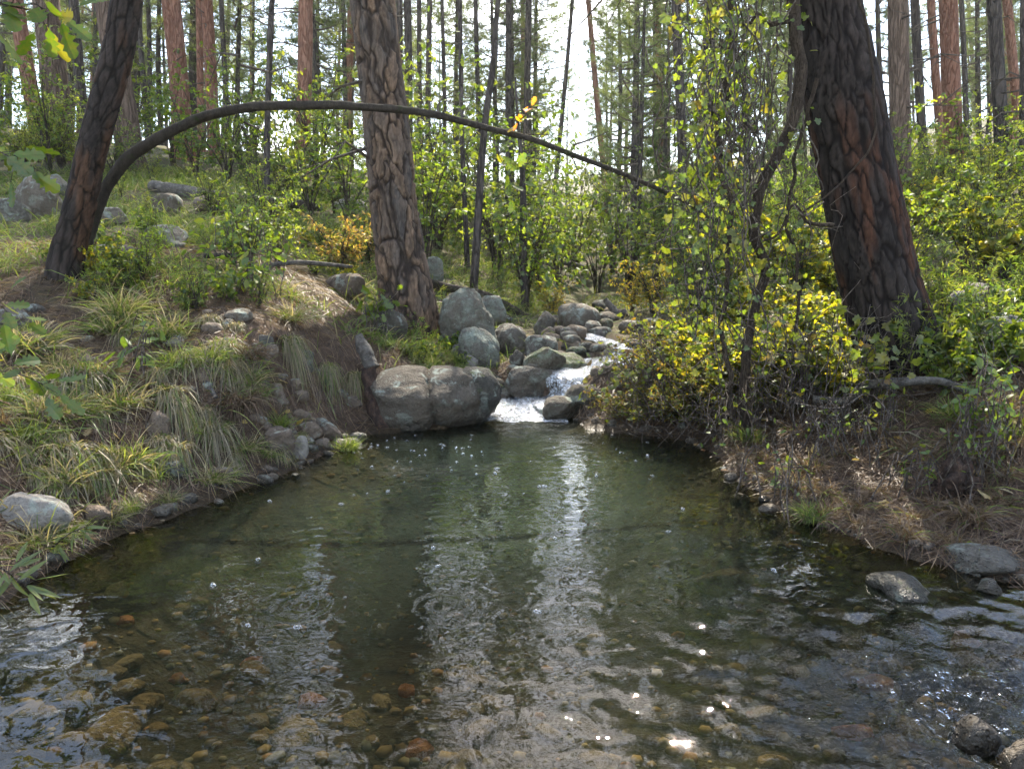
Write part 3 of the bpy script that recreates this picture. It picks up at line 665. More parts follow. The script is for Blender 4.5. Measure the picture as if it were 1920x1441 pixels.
bedm = [mk_mesh('bed_stone', *[(a, [b]) for a, b in [rock_mesh(400 + k, (1, .8, .45), 2, p=2.8, cuts=8, rough=.08)]][0], [M['rock_bed' if k != 4 else 'rock_orange']]) for k in range(9)]
BOXL = np.array([P(0, 1441, 1)[0], 0])
for k in range(170):
    px = rng.uniform(-40, 1960); py = rng.uniform(1010, 1500)
    h0 = W0(px, py)
    if poly_sd(h0[:1], h0[1:2])[0] > -.12: continue
    s = rng.uniform(.018, .06) * (1.2 if rng.random() < .12 else 1)
    o = obj('bed_stone', bedm[k % 9], None, (h0[0], h0[1], float(gz(h0[0], h0[1])[0]) + s * .2), (rng.uniform(-.3, .3), rng.uniform(-.3, .3), rng.uniform(0, 6.28)), s)
    tag(o, 'brown stone lying among the gravel on the pool bed', 'stone', 'loose stones on the pool bed')
# gravel: uncountable
n = 4200; gxp = rng.uniform(-2.2, 2.9, n); gyp = 1.1 + 3.6 * rng.random(n) ** 1.6; ok = poly_sd(gxp, gyp) < -.03; gxp, gyp = gxp[ok], gyp[ok]
n = len(gxp); gs = .007 + .022 * rng.random(n) ** 2.5
tV = np.stack([rock_mesh(500 + k, (1, .85, .5), 1, rough=.12, cuts=4)[0] for k in range(6)]); kk = rng.integers(0, 6, n); an = rng.uniform(0, 6.28, n)
gv = tV[kk] * gs[:, None, None]; ca, sa = np.cos(an)[:, None], np.sin(an)[:, None]
gv = np.stack([gv[..., 0] * ca - gv[..., 1] * sa, gv[..., 0] * sa + gv[..., 1] * ca, gv[..., 2]], -1) + np.stack([gxp, gyp, gz(gxp, gyp) + gs * .15], -1)[:, None]
gf = ICO[1][1][None] + (np.arange(n) * len(ICO[1][0]))[:, None, None]
gcol = np.repeat(palette([(.16, .10, .042), (.10, .06, .027), (.2, .14, .07), (.09, .075, .052), (.17, .085, .035), (.13, .10, .06)], n), len(ICO[1][0]), 0)
mg, nt, out = new_mat('gravel'); principled(nt, out, attr(nt, 'col'), .8)
tag(obj('gravel', mk_mesh('gravel', gv.reshape(-1, 3), [gf.reshape(-1, 3)], [mg], colr=gcol)), 'brown gravel covering the pool bed', 'gravel', kind='stuff')

def along(pts, step):
    pts = np.array(pts); s_ = np.concatenate([[0], np.cumsum(np.linalg.norm(np.diff(pts, axis=0), axis=1))]); q = np.arange(0, s_[-1], step)
    c = np.stack([np.interp(q, s_, pts[:, 0]), np.interp(q, s_, pts[:, 1])], 1); t = nrm(np.gradient(c, axis=0)); return c, np.stack([-t[:, 1], t[:, 0]], 1)
shm = {m: [mk_mesh('edge_stone', *[(a, [b]) for a, b in [rock_mesh(600 + k, (1, .8, .6), 2, p=2.8, cuts=9, rough=.12)]][0], [M[m]]) for k in range(7)] for m in ('rock_brown', 'rock_dark', 'rock')}
for side_n, line in (('left', SHL[:-3]), ('right', SHR + [(2.45, 2.05)])):
    c, nv = along(line, .045)
    for k in range(len(c)):
        if rng.random() < .25: continue
        off = rng.normal() * .06 + .03; x, y = c[k] + nv[k] * off; s_ = .012 + .04 * rng.random() ** 2.2
        mt = ('rock_brown', 'rock_dark', 'rock_brown', 'rock')[int(rng.integers(0, 4))]
        tag(obj('edge_stone', shm[mt][k % 7], None, (x, y, float(gz(x, y)[0]) + s_ * .25), (rng.uniform(-.3, .3), rng.uniform(-.3, .3), rng.uniform(0, 6.28)), s_), f'small wet stone along the {side_n} water edge', 'stone', f'small stones along the {side_n} water edge')

# ------------------------------------------------------------------ trunks
def bark_trunk(name, parent, base, pts, rad, n, seg, mat, cells=(5.5, 5.5, 2.2), depth=.022, cols=None, fis=(.04, .031, .026), seed=0, flare=None, zfine=5.0, lump=.02, red=None):
    """near trunk with real bark relief: fissures and plates; pts in world"""
    c, r = resample(pts, rad, 400); h = np.concatenate([[0], np.cumsum(np.linalg.norm(np.diff(c, axis=0), axis=1))])
    q = np.concatenate([np.linspace(0, zfine, seg), np.linspace(zfine, h[-1], 40)[1:]])
    c = np.stack([np.interp(q, h, c[:, k]) for k in range(3)], 1); r = np.interp(q, h, r)
    T, N, B = frames(c); a = np.linspace(0, 2 * np.pi, n, endpoint=False)
    D = np.cos(a)[None, :, None] * N[:, None] + np.sin(a)[None, :, None] * B[:, None]
    rr = r[:, None] * np.ones((1, n))
    if flare is not None: rr = rr * flare(q[:, None], a[None])
    S = D * rr[..., None]; S[..., 2] = S[..., 2] * 0 + q[:, None]
    wp = np.stack([fbm(S * np.array([7, 7, 4]) + k * 31, seed + k, 3) for k in range(3)], -1)
    p = S * np.array(cells) + .75 * wp
    f1, f2, idc = voronoi(p, seed, 1.0); e = f2 - f1
    f3, f4, id2 = voronoi(p * np.array([2.6, 2.6, 2.9]) + .4 * wp, seed + 40, 1.0); e2 = f4 - f3
    fine = fbm(S * np.array([45, 45, 18]), seed + 4, 4); mid = fbm(S * np.array([11, 11, 4]), seed + 22, 3)
    wid = np.clip(.16 + .22 * fbm(S * np.array([5, 5, 3]) + 9, seed + 30, 2), .05, .4)
    plate = sstep(0, 1, (e + .05 * fine) / wid); flake = sstep(.02, .22, e2 + .06 * fine)
    rr = rr * (1 + lump * 2 * fbm(S * np.array([3, 3, 1.2]), seed + 12, 2)) + depth * (plate - .7) + depth * .3 * (idc - .5) * plate + depth * .28 * (flake + .6 * (id2 - .5)) * plate + depth * .3 * fine
    V = c[:, None] + D * rr[..., None]
    cols = np.asarray(cols); ci = np.clip((idc * len(cols)).astype(int), 0, len(cols) - 1); cc = cols[ci]
    tone = np.clip(.5 + .9 * mid + .35 * (id2 - .5), 0, 1)[..., None]; cc = cc * .35 + .65 * (np.asarray(cols[0]) * tone + np.asarray(cols[1]) * (1 - tone))
    if red is not None: cc = cc + (np.asarray(red) - cc) * (sstep(.12, .4, fbm(S * np.array([11, 11, 2.2]) + 50, seed + 60, 3)) * .8 * sstep(2.6, 1.2, q)[:, None])[..., None]
    cc = cc * (1 + .45 * fine)[..., None] * (.7 + .3 * flake)[..., None]
    cc = cc * plate[..., None] + np.asarray(fis) * (1 - plate[..., None])
    m = len(q); i, j = np.meshgrid(np.arange(m - 1), np.arange(n), indexing='ij'); j2 = (j + 1) % n
    Fq = np.stack([i * n + j, i * n + j2, (i + 1) * n + j2, (i + 1) * n + j], -1).reshape(-1, 4)
    return obj(name, mk_mesh(name, V.reshape(-1, 3) - np.asarray(base), [Fq], [M[mat]], colr=np.clip(cc, .004, 1).reshape(-1, 3)), parent)

def pine_crown(seed, H=20., h0=6., R=2.4, nb=42, ntw=8, needles=20, nl=.17, cols=((.06, .09, .028), (.08, .11, .034), (.10, .125, .042)), dead=10, dead0=1.5, low=False, nw=.0042):
    r = np.random.default_rng(seed); mb = MB(); tp = []; td = []
    for k in range(nb):
        t = (k + r.random()) / nb; h = h0 + (H - h0) * t; az = k * 2.4 + r.normal() * .4
        Lb = R * (1 - t) ** .6 * (.55 + .55 * r.random()) * (min(1, .45 + t * 3) if not low else 1) + .25
        o = np.array([math.cos(az), math.sin(az), 0]); dz = r.uniform(-.25, .25) + .3 * t; s = np.linspace(0, 1, 6)
        pts = np.stack([o * (Lb * x) + np.array([0, 0, h + Lb * (dz * x + .28 * x * x - .1 * math.sin(x * 3))]) + r.normal(size=3) * .04 * Lb * x for x in s])
        add_tube(mb, pts, np.linspace(.012 + .014 * Lb, .006, 6), 4, c=(.075, .06, .05))
        for j in range(ntw):
            x = .3 + .7 * (j + r.random()) / ntw; b0 = np.array([np.interp(x, s, pts[:, q]) for q in range(3)]); sgn = 1 if j % 2 else -1
            sd_ = np.array([-o[1], o[0], 0]) * sgn; d = nrm(o * r.uniform(.3, 1) + sd_ * r.uniform(.3, 1.) + np.array([0, 0, r.uniform(-.1, .6)]))
            l = r.uniform(.18, .5) * (1.2 - .5 * x); e = b0 + d * l; add_tube(mb, [b0, e], [.006, .004], 3, c=(.075, .06, .05))
            tp += [e, b0 + d * l * .5 + r.normal(size=3) * .06, e + r.normal(size=3) * .1]; td += [d, d, nrm(d + r.normal(size=3) * .5)]
        tp.append(pts[-1]); td.append(nrm(pts[-1] - pts[-2]))
    for k in range(dead):
        h = r.uniform(dead0, h0 + 2); az = r.random() * 6.28; o = np.array([math.cos(az), math.sin(az), 0]); l = r.uniform(.3, 1.3)
        pts = [np.array([0, 0, h]), o * l * .5 + np.array([0, 0, h + r.uniform(-.15, .2) * l]), o * l + np.array([0, 0, h + r.uniform(-.4, .35) * l])]
        add_tube(mb, pts, [.018, .012, .005], 4, c=(.07, .06, .052))
        e = pts[1]; add_tube(mb, [e, e + nrm(o + r.normal(size=3) * .7) * l * .4], [.008, .004], 3, c=(.07, .06, .052))
    tp = np.array(tp); td = np.array(td); n = len(tp)
    pos = np.repeat(tp, needles, 0); d = nrm(np.repeat(td, needles, 0) * .55 + rsph(n * needles, r)); ln = nl * r.uniform(.7, 1.15, n * needles)
    sdv = nrm(np.cross(d, rsph(n * needles, r))) * nw
    V = np.stack([pos - sdv, pos + sdv, pos + d * ln[:, None]], 1).reshape(-1, 3)
    c = np.repeat(palette(cols, n, r), needles * 3, 0)
    mb.add(V, np.arange(len(V)).reshape(-1, 3), c, 1)
    return mb.mesh('crown', [M['dead_twig'], M['needles']], smooth=False)
CR_HIGH = [pine_crown(11, h0=8.5, R=2.4, nb=44, needles=20, dead=16), pine_crown(12, h0=7.5, R=2.2, nb=44, needles=20, dead=18), pine_crown(13, h0=9.5, R=2.4, nb=40, needles=20, dead=14)]
CR_THIN = [pine_crown(21, h0=8.5, R=1.8, nb=24, needles=12, dead=16), pine_crown(22, h0=7.5, R=1.7, nb=26, needles=12, dead=18), pine_crown(23, h0=9.5, R=1.8, nb=24, needles=12, dead=14)]
CR_MID = [pine_crown(14, h0=4.2, R=1.8, nb=42, needles=14, dead=14, dead0=.8), pine_crown(15, h0=3.2, R=1.7, nb=44, needles=14, dead=12, dead0=.6), pine_crown(16, h0=6, R=1.9, nb=40, needles=14, dead=18)]
NG = ((.075, .105, .035), (.095, .125, .04), (.12, .14, .05))
CR_FAR = [pine_crown(31 + k, h0=h, R=2.4, nb=74, ntw=8, needles=13, nl=.24, nw=.009, dead=12, dead0=.8, cols=NG) for k, h in enumerate((2.5, 4.0, 5.5))]
CR_BUSH = [pine_crown(41, h0=2.2, R=2.9, nb=62, ntw=11, needles=17, nl=.3, nw=.009, dead=10, dead0=.8), pine_crown(42, h0=1.6, R=2.9, nb=62, ntw=11, needles=17, nl=.3, nw=.009, dead=8, dead0=.6), pine_crown(43, h0=3.0, R=2.9, nb=58, ntw=11, needles=17, nl=.3, nw=.009, dead=12, dead0=.8)]
CR_LOW = [pine_crown(17, H=12, h0=.8, R=1.7, nb=46, dead=0, low=True), pine_crown(18, H=12, h0=1.2, R=1.5, nb=44, dead=4, dead0=.3, low=True)]

PC = ((.19, .125, .08), (.085, .075, .068), (.23, .15, .095), (.12, .095, .078))
# big pine
Yp = 6.95
pp = [P(764, 640, Yp), P(764, 600, Yp), P(762, 560, Yp), P(750, 480, Yp), P(740, 400, Yp), P(731, 300, Yp), P(720, 200, Yp), P(709, 100, Yp), P(698, 0, Yp)]
rr = [w / 2 / F_PX * Yp * .9 for w in (122, 116, 108, 96, 92, 87, 84, 82, 82)]
pp = [pp[0] + (pp[0] - pp[1])] + pp; rr = [rr[0] * 1.05] + rr
for k in range(1, 9): pp.append(pp[9] + (pp[9] - pp[6]) / np.linalg.norm(pp[9] - pp[6]) * k * 2.0); rr.append(rr[9] * (1 - k * .1))
tb = on_ground(pp[1][0], Yp)
t = thing('pine_tree', tb, 'big leaning pine with thick cracked orange-grey bark plates rooted beside the boulders', 'tree')
def fl_big(q, a): return 1 + .55 * np.exp(-q / .22) * (.55 + .45 * np.cos(a * 3 + .6)) + .25 * np.exp(-q / .3)
bark_trunk('trunk', t, tb, pp, rr, 200, 380, 'bark_plate', (10.5, 10.5, 2.9), .024, PC, seed=3, flare=fl_big, zfine=4.6)
obj('crown', CR_HIGH[0], t, (pp[9] - tb) * np.array([1, 1, 0]), (0, -.07, 1.0), .95)
# right leaning tree
Yr = 4.75
cs = [(1700, 740, 150), (1690, 690, 142), (1666, 600, 133), (1641, 500, 127), (1621, 400, 125), (1603, 300, 123), (1584, 200, 126), (1566, 100, 118), (1548, 0, 110)]
pp = [P(a, b, Yr) for a, b, w in cs]; rr = [w / 2 / F_PX * Yr for a, b, w in cs]
for k in range(1, 9):
    up = nrm(pp[8] - pp[6]); up = nrm(up + np.array([.02 * k, 0, .05 * k])); pp.append(pp[-1] + up * 1.8); rr.append(rr[8] * (1 - k * .1))
tb = on_ground(pp[1][0], Yr)
t = thing('pine_tree', tb, 'thick dark leaning trunk with reddish scars and mossy edge on the right bank', 'tree')
def fl_r(q, a): return 1 + .35 * np.exp(-q / .25) * (.5 + .5 * np.cos(a * 4 + 1))
DC = ((.05, .039, .033), (.032, .027, .024), (.04, .033, .03), (.055, .044, .038))
bark_trunk('trunk', t, tb, pp, rr, 170, 330, 'bark_plate', (19, 19, 4.2), .014, DC, seed=9, flare=fl_r, fis=(.014, .011, .01), zfine=4.2, lump=.05, red=(.095, .042, .024))
obj('crown', CR_HIGH[1], t, (pp[10] - tb) * np.array([1, 1, 0]) , (0, -.12, 2.0), .9)
# left dark trunk
Yl = 5.05
cs = [(118, 560, 62), (122, 530, 58), (127, 480, 53), (146, 400, 51), (168, 300, 47), (194, 200, 46), (221, 100, 46), (238, 0, 45)]
pp = [P(a, b, Yl) for a, b, w in cs]; rr = [w / 2 / F_PX * Yl for a, b, w in cs]
for k in range(1, 7): pp.append(pp[-1] + nrm(pp[7] - pp[5] + np.array([0, 0, .15 * k])) * 1.5); rr.append(rr[7] * (1 - k * .12))
tb = on_ground(pp[1][0], Yl)
t = thing('pine_tree', tb, 'slim dark leaning trunk on the left bank at the foot of the arch', 'tree')
bark_trunk('trunk', t, tb, pp, rr, 90, 230, 'bark_plate', (18, 18, 5), .010, DC, seed=15, flare=lambda q, a: 1 + .3 * np.exp(-q / .12) + 0 * a, fis=(.014, .012, .01), zfine=3.2, lump=.05, red=(.09, .05, .03))
obj('crown', CR_MID[2], t, (pp[9] - tb) * np.array([1, 1, 0]), (0, .1, 2.0), .55)
# arched thin trunk
arch = [(160, 470, 28), (166, 440, 27), (173, 417, 27), (187, 377, 26), (207, 340, 25), (240, 297, 25), (283, 267, 24), (333, 240, 22), (383, 219, 21), (433, 207, 20), (493, 199, 19), (567, 198, 18), (633, 197, 17), (673, 200, 16), (753, 206, 16), (820, 216, 15), (913, 240, 13), (1000, 262, 12), (1073, 290, 11), (1160, 323, 10), (1240, 357, 9), (1283, 378, 7), (1330, 408, 5)]
n_ = len(arch); Ya = np.interp(np.linspace(0, 1, n_), [0, .35, 1], [5.25, 5.35, 4.7])
pp = np.array([P(a, b, y) for (a, b, w), y in zip(arch, Ya)]); rr = [w * .84 / 2 / F_PX * y for (a, b, w), y in zip(arch, Ya)]
tb = on_ground(pp[0][0], pp[0][1])
t = thing('arched_trunk', tb, 'thin mossy grey trunk bent in a long arch over the pool', 'tree')
c, r = resample(pp, rr, 330); Tn, N, B = frames(c); a = np.linspace(0, 2 * np.pi, 22, endpoint=False)
D = np.cos(a)[None, :, None] * N[:, None] + np.sin(a)[None, :, None] * B[:, None]; S = c[:, None] + D * r[:, None, None]
V = c[:, None] + D * (r[:, None] * (1 + .09 * fbm(S * 9, 5, 2) + .09 * fbm(S * 45, 6, 3)))[..., None]
i, j = np.meshgrid(np.arange(329), np.arange(22), indexing='ij'); j2 = (j + 1) % 22
ARCH_T = t; ARCH_B = tb; ARCH_TR = obj('trunk', mk_mesh('trunk', V.reshape(-1, 3) - tb, [np.stack([i * 22 + j, i * 22 + j2, (i + 1) * 22 + j2, (i + 1) * 22 + j], -1).reshape(-1, 4)], [M['arch_bark']]), t)
for (ax, ay, bx, by, w) in [(822, 213, 857, 168, 5), (1075, 272, 1140, 247, 4), (1160, 322, 1195, 300, 3), (985, 258, 975, 225, 3), (1070, 292, 1085, 330, 3), (1100, 300, 1082, 333, 2), (1168, 325, 1200, 400, 3), (1200, 340, 1240, 330, 3), (1240, 356, 1270, 345, 3), (925, 245, 925, 275, 3)]:
    y = np.interp(ax, [160, 560, 1330], [5.25, 5.35, 4.7]); p0, p1 = P(ax, ay, y), P(bx, by, y + rng.uniform(-.15, .15))
    mb = MB(); add_tube(mb, [p0 - tb, (p0 + p1) / 2 - tb + rng.normal(size=3) * .02, p1 - tb], [w / 2 / F_PX * 5 * 1.1, w / 2 / F_PX * 4, .002], 5, 6); obj('side_branch', mb.mesh('side_branch', [M['dead_twig']]), ARCH_TR)
leafm_amber = mk_mesh('leaf', OAK[0], [OAK[1]], [M['amber_leaf']])
# background pines -- (x_top, x_base, y_base, width px, Y, kind, height)
BG = [(28, 82, 305, 25, 16, 'r', 21), (86, 116, 312, 42, 14, 'b', 22), (137, 160, 275, 17, 18, 'd', 20), (181, 170, 250, 8, 24, 'd', 17), (198, 246, 290, 40, 12.5, 'p', 21),
      (260, 277, 265, 9, 21, 'd', 17), (276, 283, 262, 8, 24, 'd', 18), (318, 347, 290, 31, 15, 'r', 21), (336, 352, 285, 8, 22, 'd', 17), (371, 378, 270, 12, 20, 'r', 19), (385, 401, 262, 20, 18, 'r', 20),
      (416, 431, 285, 9, 23, 'd', 18), (475, 477, 300, 5.5, 30, 'd', 18), (510, 500, 362, 10.5, 10.5, 't', 9), (571, 565, 318, 25, 15, 'r', 21), (583, 608, 290, 8, 22, 'd', 17), (644, 651, 290, 8, 24, 'd', 18), (656, 658, 290, 7, 28, 'd', 18),
      (747, 752, 400, 11, 18, 'd', 19), (764, 766, 400, 14, 16, 'd', 20), (786, 791, 390, 9, 22, 'd', 18), (805, 803, 390, 10, 21, 'd', 19), (829, 835, 420, 7.5, 20, 'd', 16), (893, 899, 420, 9, 23, 'd', 18),
      (953, 956, 450, 12, 22, 'd', 20), (993, 980, 460, 13, 21, 'd', 18), (1072, 1028, 470, 8.5, 19, 'd', 15), (1103, 1153, 450, 11, 20, 'r', 18), (1190, 1193, 470, 14, 17, 'm', 11), (1268, 1285, 520, 17, 12.5, 's', 20), (1330, 1322, 500, 14, 14.5, 's', 19),  # last two: dense crowns added to shade the right bank
      (1528, 1530, 440, 21, 13, 'd', 19), (1686, 1690, 400, 33, 12, 'b', 21), (1716, 1735, 395, 15, 15, 'd', 18), (1748, 1766, 390, 14, 17, 'r', 18), (1779, 1789, 395, 30, 13.5, 'r', 21), (1801, 1809, 380, 9, 22, 'd', 18),
      (1863, 1877, 420, 22, 12.5, 'd', 19), (1852, 1848, 380, 6, 26, 'd', 16), (1890, 1907, 400, 15, 18, 'r', 19), (1922, 1915, 430, 15, 11, 'd', 17), (1340, 1345, 460, 10, 22, 'm', 11), (1445, 1440, 460, 9, 26, 'm', 11), (1225, 1232, 470, 6, 28, 'd', 17), (990, 992, 460, 9, 27, 'm', 11), (925, 930, 450, 9, 24, 'm', 11), (855, 858, 440, 9, 26, 'm', 11), (1160, 1158, 470, 9, 24, 'm', 11), (590, 592, 300, 10, 21, 'm', 11), (130, 132, 300, 10, 24, 'm', 11), (445, 447, 300, 9, 27, 'm', 11), (1480, 1478, 440, 10, 18, 'm', 11), (1650, 1652, 400, 10, 22, 'm', 11), (1830, 1828, 400, 9, 24, 'm', 11), (300, 304, 290, 9, 27, 'm', 11), (1400, 1398, 440, 10, 24, 'm', 11)]
kindlab = {'r': ('red-barked pine', 'bark_red'), 'b': ('broad brown-barked pine', 'bark_brown'), 'd': ('slim dark pine', 'bark_dark'), 'p': ('pine with heavy cracked brown plates', 'bark_brown'), 't': ('thin dark crooked sapling pine', 'bark_dark'), 'm': ('bushy low-branched pine', 'bark_dark'), 's': ('dark pine with shade-casting added crown', 'bark_dark')}
def WHERE(x, Y):
    for lim, w in ((150, 'beyond the large slope boulder'), (300, 'beyond the arched trunk'), (480, 'behind the weathered fallen log'), (640, 'behind the thin dark log'), (740, 'just behind the big plated pine'), (830, 'between the plated pine and the crooked sapling'),
                   (960, 'behind the crooked sapling'), (1130, 'around the bright gap up the valley'), (1330, 'behind the golden bush'), (1560, 'behind the hanging vines'), (1710, 'behind the thick scarred trunk'), (1830, 'beyond the long grey slab')):
        if x < lim: return w
    return 'beyond the right bank saplings'
def bg_tree(xt, xb, yb, w, Y, kind, H, kink=0):
    bp = P(xb, yb, Y); base = on_ground(bp[0], Y); tp = P(xt, 0, Y)
    ax = (tp - base); ax = ax / ax[2]; hs = np.array([-.3, 0, .25, 1, 2.5, 4.5, 7, 10, 14, H]); r0 = w / 2 / F_PX * Y
    rad = r0 * np.array([1.5, 1.3, 1.15, 1.06, 1.0, .95, .85, .7, .45, .06]); hs = hs * np.array([1] * 5 + [H / 20] * 4 + [1])
    seedv = rng.normal(size=3)
    pts = [ax * h + np.array([.06 * math.sin(h * .55 + seedv[0] * 3), .05 * math.sin(h * .5 + seedv[1] * 3), 0]) * (0.4 + .6 * (kind in 'tm')) * min(1, max(h, 0) / 2) for h in hs]
    lab, mat = kindlab[kind]
    if Y > 21: lab = ('distant stout ' if w * Y > 370 else 'distant thin ' if w * Y < 260 else 'distant ') + lab
    elif w * Y < 160: lab = 'very ' + lab if kind == 'd' else 'thin ' + lab
    t = thing('pine_tree', base, f'{lab} {WHERE(xb, Y)}', 'tree', f'{lab} {WHERE(xb, Y)}')
    nn = 18 if w > 14 else 9
    c, r = resample(pts, rad, 70 if w > 14 else 36); Tn, N, B = frames(c); a = np.linspace(0, 2 * np.pi, nn, endpoint=False)
    D = np.cos(a)[None, :, None] * N[:, None] + np.sin(a)[None, :, None] * B[:, None]; S = c[:, None] + D * r[:, None, None]
    rrr = r[:, None] * (1 + .06 * fbm(S * np.array([8, 8, 2]) + xb, 5, 3))
    V = c[:, None] + D * rrr[..., None]; m = len(c); i, j = np.meshgrid(np.arange(m - 1), np.arange(nn), indexing='ij'); j2 = (j + 1) % nn
    obj('trunk', mk_mesh('trunk', V.reshape(-1, 3), [np.stack([i * nn + j, i * nn + j2, (i + 1) * nn + j2, (i + 1) * nn + j], -1).reshape(-1, 4)], [M[mat]]), t)
    lib = CR_HIGH if kind == 's' else CR_BUSH if kind == 'm' else CR_FAR if Y > 23 else CR_THIN
    k = int(rng.integers(0, 3)); s = H / 20
    ang = (-math.atan(ax[1]), math.atan(ax[0]), 0)
    q = Vector((0, 0, 1)).rotation_difference(Vector(ax)) @ Quaternion((0, 0, 1), rng.uniform(0, 6.28))
    obj('crown', lib[k], t, (0, 0, 0), q, s)
    return t
for e in BG: bg_tree(*e)
# farther pines filling the forest
cnt = 0; taken = []
while cnt < 140:
    Y = rng.uniform(24, 75); px = rng.uniform(-250, 2170) if cnt < 118 else rng.choice([rng.uniform(-900, -250), rng.uniform(2170, 2800)])
    if 1005 < px < 1125 and (Y < 55 or rng.random() < .6): continue
    if 430 < px < 560 and rng.random() < .5: continue
    x = P(px, 400, Y)[0]
    if any(abs(x - a) + abs(Y - b) < 1.6 for a, b in taken): continue
    if stream_d(np.array([x]), np.array([Y]))[0][0] < 1.2: continue
    taken.append((x, Y)); cnt += 1
    bg_tree(px + rng.normal() * 8, px, 400, rng.uniform(.14, .32) * F_PX / Y, Y, 'dddmr'[cnt % 5], rng.uniform(13, 21) if cnt % 5 != 3 else rng.uniform(10, 13))
for (x, y) in [(-7, 2), (-9.5, -2.5), (-5, -5), (6.5, 1.5), (8.5, -2), (5, -6), (0.5, -7.5), (-2.5, -10), (9, 5), (-9, 6), (3.5, -11), (12, 9), (-12, 10), (-8, -9), (8, -9)]:  # out-of-view pines, added to block sky light and darken the pool
    b0 = on_ground(x, y); t = thing('pine_tree', b0, 'brown pine of the unseen forest round the pool, added to block sky light', 'tree', 'unseen pines round the pool, added to block sky light'); mb = MB()
    add_tube(mb, [(0, 0, -.3), (.05, 0, 6), (0, .05, 20)], [.2, .16, .02], 12, 30); obj('trunk', mb.mesh('trunk', [M['bark_brown']]), t); obj('crown', CR_HIGH[int(abs(x * 7)) % 3], t, rot=(0, 0, x), scale=1.0)
for (px, Y, s, lab) in [(1195, 15, .62, 'young dense pine with drooping branches beside the far bend'), (960, 24, .8, 'young dense pine behind the leaning sapling'), (1240, 20, .7, 'young dense pine beside the hanging vines'),
                        (860, 27, .75, 'young dense pine behind the arched trunk'), (1380, 17, .6, 'young dense pine behind the twisted vine'), (600, 26, .6, 'young dense pine left of the big plated pine'), (1830, 24, .7, 'young dense pine behind the right saplings'), (250, 30, .8, 'young dense pine behind the cracked-plate pine'), (1140, 42, 1.0, 'young dense pine far up the valley')]:
    x = P(px, 450, Y)[0]; b0 = on_ground(x, Y); t = thing('young_pine', b0, lab, 'tree')
    mb = MB(); add_tube(mb, [(0, 0, -.3), (0.02, 0, 5), (0, 0, 12 )], [.11, .07, .01], 8, 20); obj('trunk', mb.mesh('trunk', [M['bark_dark']]), t, scale=s)
    obj('crown', CR_LOW[int(px) % 2], t, scale=s, rot=(0, 0, px))

# ------------------------------------------------------------------ shrubs and saplings
def shrub(seed, h=1.0, R=.5, ns=7, ntw=6, nl=7, leaf=.045, tpl=LEAF2, cols=((.05, .10, .02),), droop=.3, lean=0, wood=(.08, .06, .045), upright=.6):
    r = np.random.default_rng(seed); st = MB(); lp = []; ld = []
    for k in range(ns):
        az = r.random() * 6.28; o = np.array([math.cos(az), math.sin(az), 0]); rr_ = R * r.uniform(.3, 1); hh = h * r.uniform(.65, 1.05); s = np.linspace(0, 1, 6)
        pts = np.stack([o * rr_ * (x ** (1 + upright)) + np.array([0, 0, hh * x]) + r.normal(size=3) * .03 * h * x for x in s]); pts[0] = o * .03
        add_tube(st, pts, np.linspace(.007 * h + .002, .0015, 6), 4, c=wood)
        for j in range(ntw):
            x = .22 + .78 * (j + r.random()) / ntw; b0 = np.array([np.interp(x, s, pts[:, q]) for q in range(3)]); d = nrm(r.normal(size=3) * np.array([1, 1, .35]) + o * .5 + np.array([0, 0, .35]))
            l = h * r.uniform(.12, .3) * (1.25 - .7 * x); e = b0 + d * l + np.array([0, 0, -droop * l * .4]); add_tube(st, [b0, (b0 + e) / 2 + np.array([0, 0, .1 * l]), e], [.003, .002, .001], 3, c=wood)
            for i in range(nl):
                y = .25 + .75 * (i + r.random()) / nl; lp.append(b0 + (e - b0) * y); ld.append(nrm(d * .7 + r.normal(size=3) * .7 + np.array([0, 0, -droop])))
    lp = np.array(lp); ld = np.array(ld); n = len(lp); up = nrm(np.array([0, 0, 1.]) + r.normal(size=(n, 3)) * .55)
    V, Fc = scatter(tpl, lp, ld, up, leaf * r.uniform(.6, 1.25, n)); fo = MB(); fo.add(V, Fc, np.repeat(palette(cols, n, r, .3), len(tpl[0]), 0))
    return st.mesh('stems', [M['bark_thin']]), fo.mesh('foliage', [M['foliage']], smooth=False)
G1 = ((.06, .105, .02), (.075, .12, .022), (.105, .15, .028), (.05, .09, .02)); G2 = ((.115, .15, .035), (.14, .17, .04), (.09, .125, .03)); G3 = ((.035, .07, .025), (.05, .085, .03), (.06, .095, .03))
YL = ((.20, .17, .03), (.15, .16, .03), (.22, .16, .035), (.11, .13, .025)); OR = ((.20, .16, .075), (.2, .13, .055), (.13, .14, .045), (.24, .2, .11), (.10, .12, .035))
